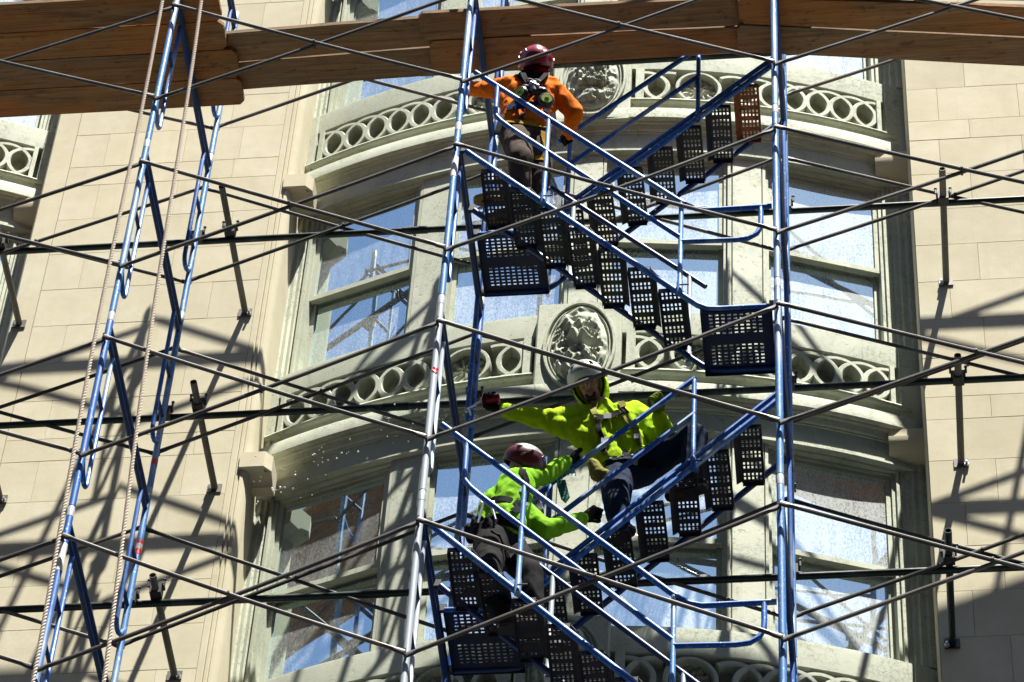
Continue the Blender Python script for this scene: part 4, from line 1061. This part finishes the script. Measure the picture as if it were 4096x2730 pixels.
# --- worker in green below
J3 = {'helmet': (2.655, 0.560, -0.985), 'head': (2.648, 0.560, -1.055), 'neck': (2.592, 0.550, -1.157), 'Ls': (2.640, 0.50, -1.225), 'Le': (2.775, 0.630, -1.052), 'Lw': (2.880, 0.755, -0.775), 'Rs': (2.545, 0.585, -1.265), 'Re': (2.80, 0.620, -1.565), 'Rw': (3.004, 0.740, -1.345),
      'chest': (2.562, 0.540, -1.330), 'waist': (2.530, 0.520, -1.625), 'pelvis': (2.541, 0.520, -1.771), 'Lh': (2.500, 0.450, -1.842), 'Rh': (2.597, 0.580, -1.785), 'Lk': (2.516, 0.320, -2.252), 'La': (2.62, .36, -2.60), 'Rk': (2.744, 0.450, -2.131), 'Ra': (2.79, .47, -2.60)}
p3, o3, J, bd, sh, tr, side, F = person('worker in bright green shirt reaching up to grip the blue handrail', 'person', J3, MAT['lime'], MAT['black_cloth'], [((2.60, .54, -1.25), .09, (2.50, .54, -1.42), .10), ((2.57, .60, -1.35), .08, (2.66, .58, -1.52), .06)], .012, (2.7, .42, -2.72), hf=(.8, .30, -.25), hu=(.25, -.5, .85), arm=.98, seed=9)
helmet(p3, o3, J['head']+Vector((.01, -.02, .045)), (.8, .30, -.2), (.25, -.55, .82), MAT['helmet_maroon'], MAT['helmet_grey'], s=.88)
boot(p3, o3, (2.62, .36, -2.715), (2.84, .36, -2.715), (2.63, .36, -2.62), MAT['boot'], MAT['black_plastic']); boot(p3, o3, (2.74, .50, -2.715), (2.96, .52, -2.715), (2.79, .49, -2.62), MAT['boot'], MAT['black_plastic'])
grip('glove', (2.885, .76, -.765), (2.945, .82, -.66), (.68, 0, .733), MAT['glove'], p3, o3, .032, el=J3['Le']); grip('glove', (3.01, .745, -1.335), (3.095, .80, -1.23), (.3, -.6, .5), MAT['glove'], p3, o3, .028, el=J3['Re'])
bv = bvh_of(sh, o3); bt = bvh_of(tr, o3)
ribbon('harness_strap', [(2.66, .42, -1.27), (2.68, .42, -1.40), (2.66, .43, -1.52), (2.62, .40, -1.66)], .045, MAT['webbing'], p3, o3, bv)
ribbon('harness_strap', [(2.45, .45, -1.48), (2.52, .40, -1.52), (2.60, .40, -1.56), (2.66, .45, -1.60)], .05, MAT['webbing'], p3, o3, bv)
ribbon('tool_belt', [(2.38, .50, -1.66), (2.45, .40, -1.70), (2.56, .38, -1.72), (2.66, .44, -1.72)], .07, MAT['webbing'], p3, o3, bv, .012)
ribbon('harness_strap', [(2.52, .36, -1.86), (2.60, .36, -1.98), (2.66, .40, -2.06)], .045, MAT['webbing'], p3, o3, bt)
for c in ((2.66, .41, -1.46), (2.675, .42, -1.56)):
    h = bv.find_nearest(Vector(c)); c = h[0]+h[1]*.014; MB().box(c-o3, (.04, .012, .03)).build('buckle', MAT['steel'], p3, 0)
mb = MB(); cap(mb, (2.42, .40, -1.72), .05, (2.43, .41, -1.82), .045); cap(mb, (2.36, .46, -1.70), .035, (2.37, .47, -1.78), .03); cap(mb, (2.50, .36, -1.75), .04, (2.50, .37, -1.84), .035); blob('tool_pouch', mb, MAT['webbing'], p3, o3, .009, 3, .006, 30)
def wrench(c, L, ang, label):
    t = thing('wrench', label, 'wrench', c); d = Vector((math.sin(ang), -.1, math.cos(ang))).normalized(); e = d.cross(Vector((0, 1, 0))).normalized()
    MB().tube([d*(-L/2), d*(L/2)], .008, 8).build('handle', MAT['steel'], t)
    m_ = MB(); h = d*(L/2)
    P = [h+(e*math.cos(R(a))+d*math.sin(R(a)))*.020+d*.016 for a in range(130, 411, 20)]
    m_.tube(P, .0075, 8); m_.build('jaw', MAT['steel'], t)
wrench((2.44, .335, -1.70), .17, .15, 'bright steel open wrench hanging from the green worker\'s belt, larger'); wrench((2.52, .32, -1.72), .12, -.25, 'small steel wrench in the green worker\'s tool belt')

# ---------------------------------------------------------------- small things on the scaffold
def card(name, label, cat, c, pts, mat, ring_to, th=.002):
    t = thing(name, label, cat, c); n = len(pts); v = []
    for s in (0, th):
        for i, (x, z) in enumerate(pts): v.append((x, s+.012*math.sin(z*25), z))
    MB().add(v, [tuple(range(n-1, -1, -1)), tuple(range(n, 2*n))]+[(i, (i+1) % n, n+(i+1) % n, n+i) for i in range(n)]).build('card', mat, t, 0)
    q = Vector(ring_to)-Vector(c); L = [q*.5+Vector((.016*math.cos(R(a)), .004*math.sin(R(2*a)), (q.z*.5+.012)*math.sin(R(a)))) for a in range(0, 361, 24)]
    MB().tube(L, .003, 6).build('tie_loop', MAT['white_tape'], t)
    return t
tg = card('inspection_tag', 'teal paper tag tied to the blue handrail between the workers', 'tag', (2.862, .80, -.92), [(-.03, .03), (.02, .04), (.03, -.02), (.055, -.14), (.03, -.185), (-.0, -.15), (-.025, -.05)], plain('teal_tag', (.01, .20, .17), .7, var=.2), (2.835, .80, -.80))
for i in range(5): MB().box((.012+.004*i, -.005+.012*math.sin((-.03-.022*i)*25), -.03-.022*i), (.04, .001, .004)).build('printed_line', MAT['ink'], tg, 0)
card('inspection_tag', 'pale blue plastic tag tied to the blue handrail between the workers', 'tag', (2.905, .80, -.80), [(-.04, .04), (.03, .02), (.05, -.075), (-.02, -.06)], plain('pale_blue_tag', (.22, .42, .48), .5), (2.875, .80, -.74))
# red heart sticker on the frame left of the stairs
hp = []
for i in range(24):
    a = 2*math.pi*i/24; hp.append((.0016*16*math.sin(a)**3, .0016*(13*math.cos(a)-5*math.cos(2*a)-2*math.cos(3*a)-math.cos(4*a))))
def on_tube(x, z, r): a = x/r; return (r*math.sin(a), -r*math.cos(a), z)
hv = [on_tube(x, z, PR+.003) for x, z in hp]+[on_tube(0, 0, PR+.003)]
hs = MB().add(hv, [(24, i, (i+1) % 24) for i in range(24)]).build('heart_sticker', MAT['red'], None, 0); hs.location = (BL, .0, -.745); hs.rotation_euler = (0, 0, R(30)); hs.scale = (1, 1, 1.3); tag(hs, 'small red heart sticker on the grey post left of the stairs', 'sticker')
def tape(name, loc, label, mats):
    t = thing(name, label, 'sticker', loc)
    for i, (z0, z1, m_) in enumerate(mats): MB().tube([(0, 0, z0), (0, 0, z1)], PR+.0012, 14, False).build('band', m_, t)
tape('reflective_tape', (0, W, .24), 'red tape band on the back post of the left frame line', [(0, .06, MAT['red'])])
tape('reflective_tape', (0, W, -.55), 'red and white tape band on the lower back post of the left frame line', [(-.05, .0, MAT['white_tape']), (.0, .035, MAT['red']), (-.1, -.05, MAT['red'])])
tape('reflective_tape', (BL, 0, 1.40), 'worn white label wrapped on the front post beside the orange worker', [(-.12, .10, MAT['white_tape'])])
tape('reflective_tape', (0, 0, -2.30), 'worn white label wrapped on the lower left front post', [(-.14, .10, MAT['white_tape'])])
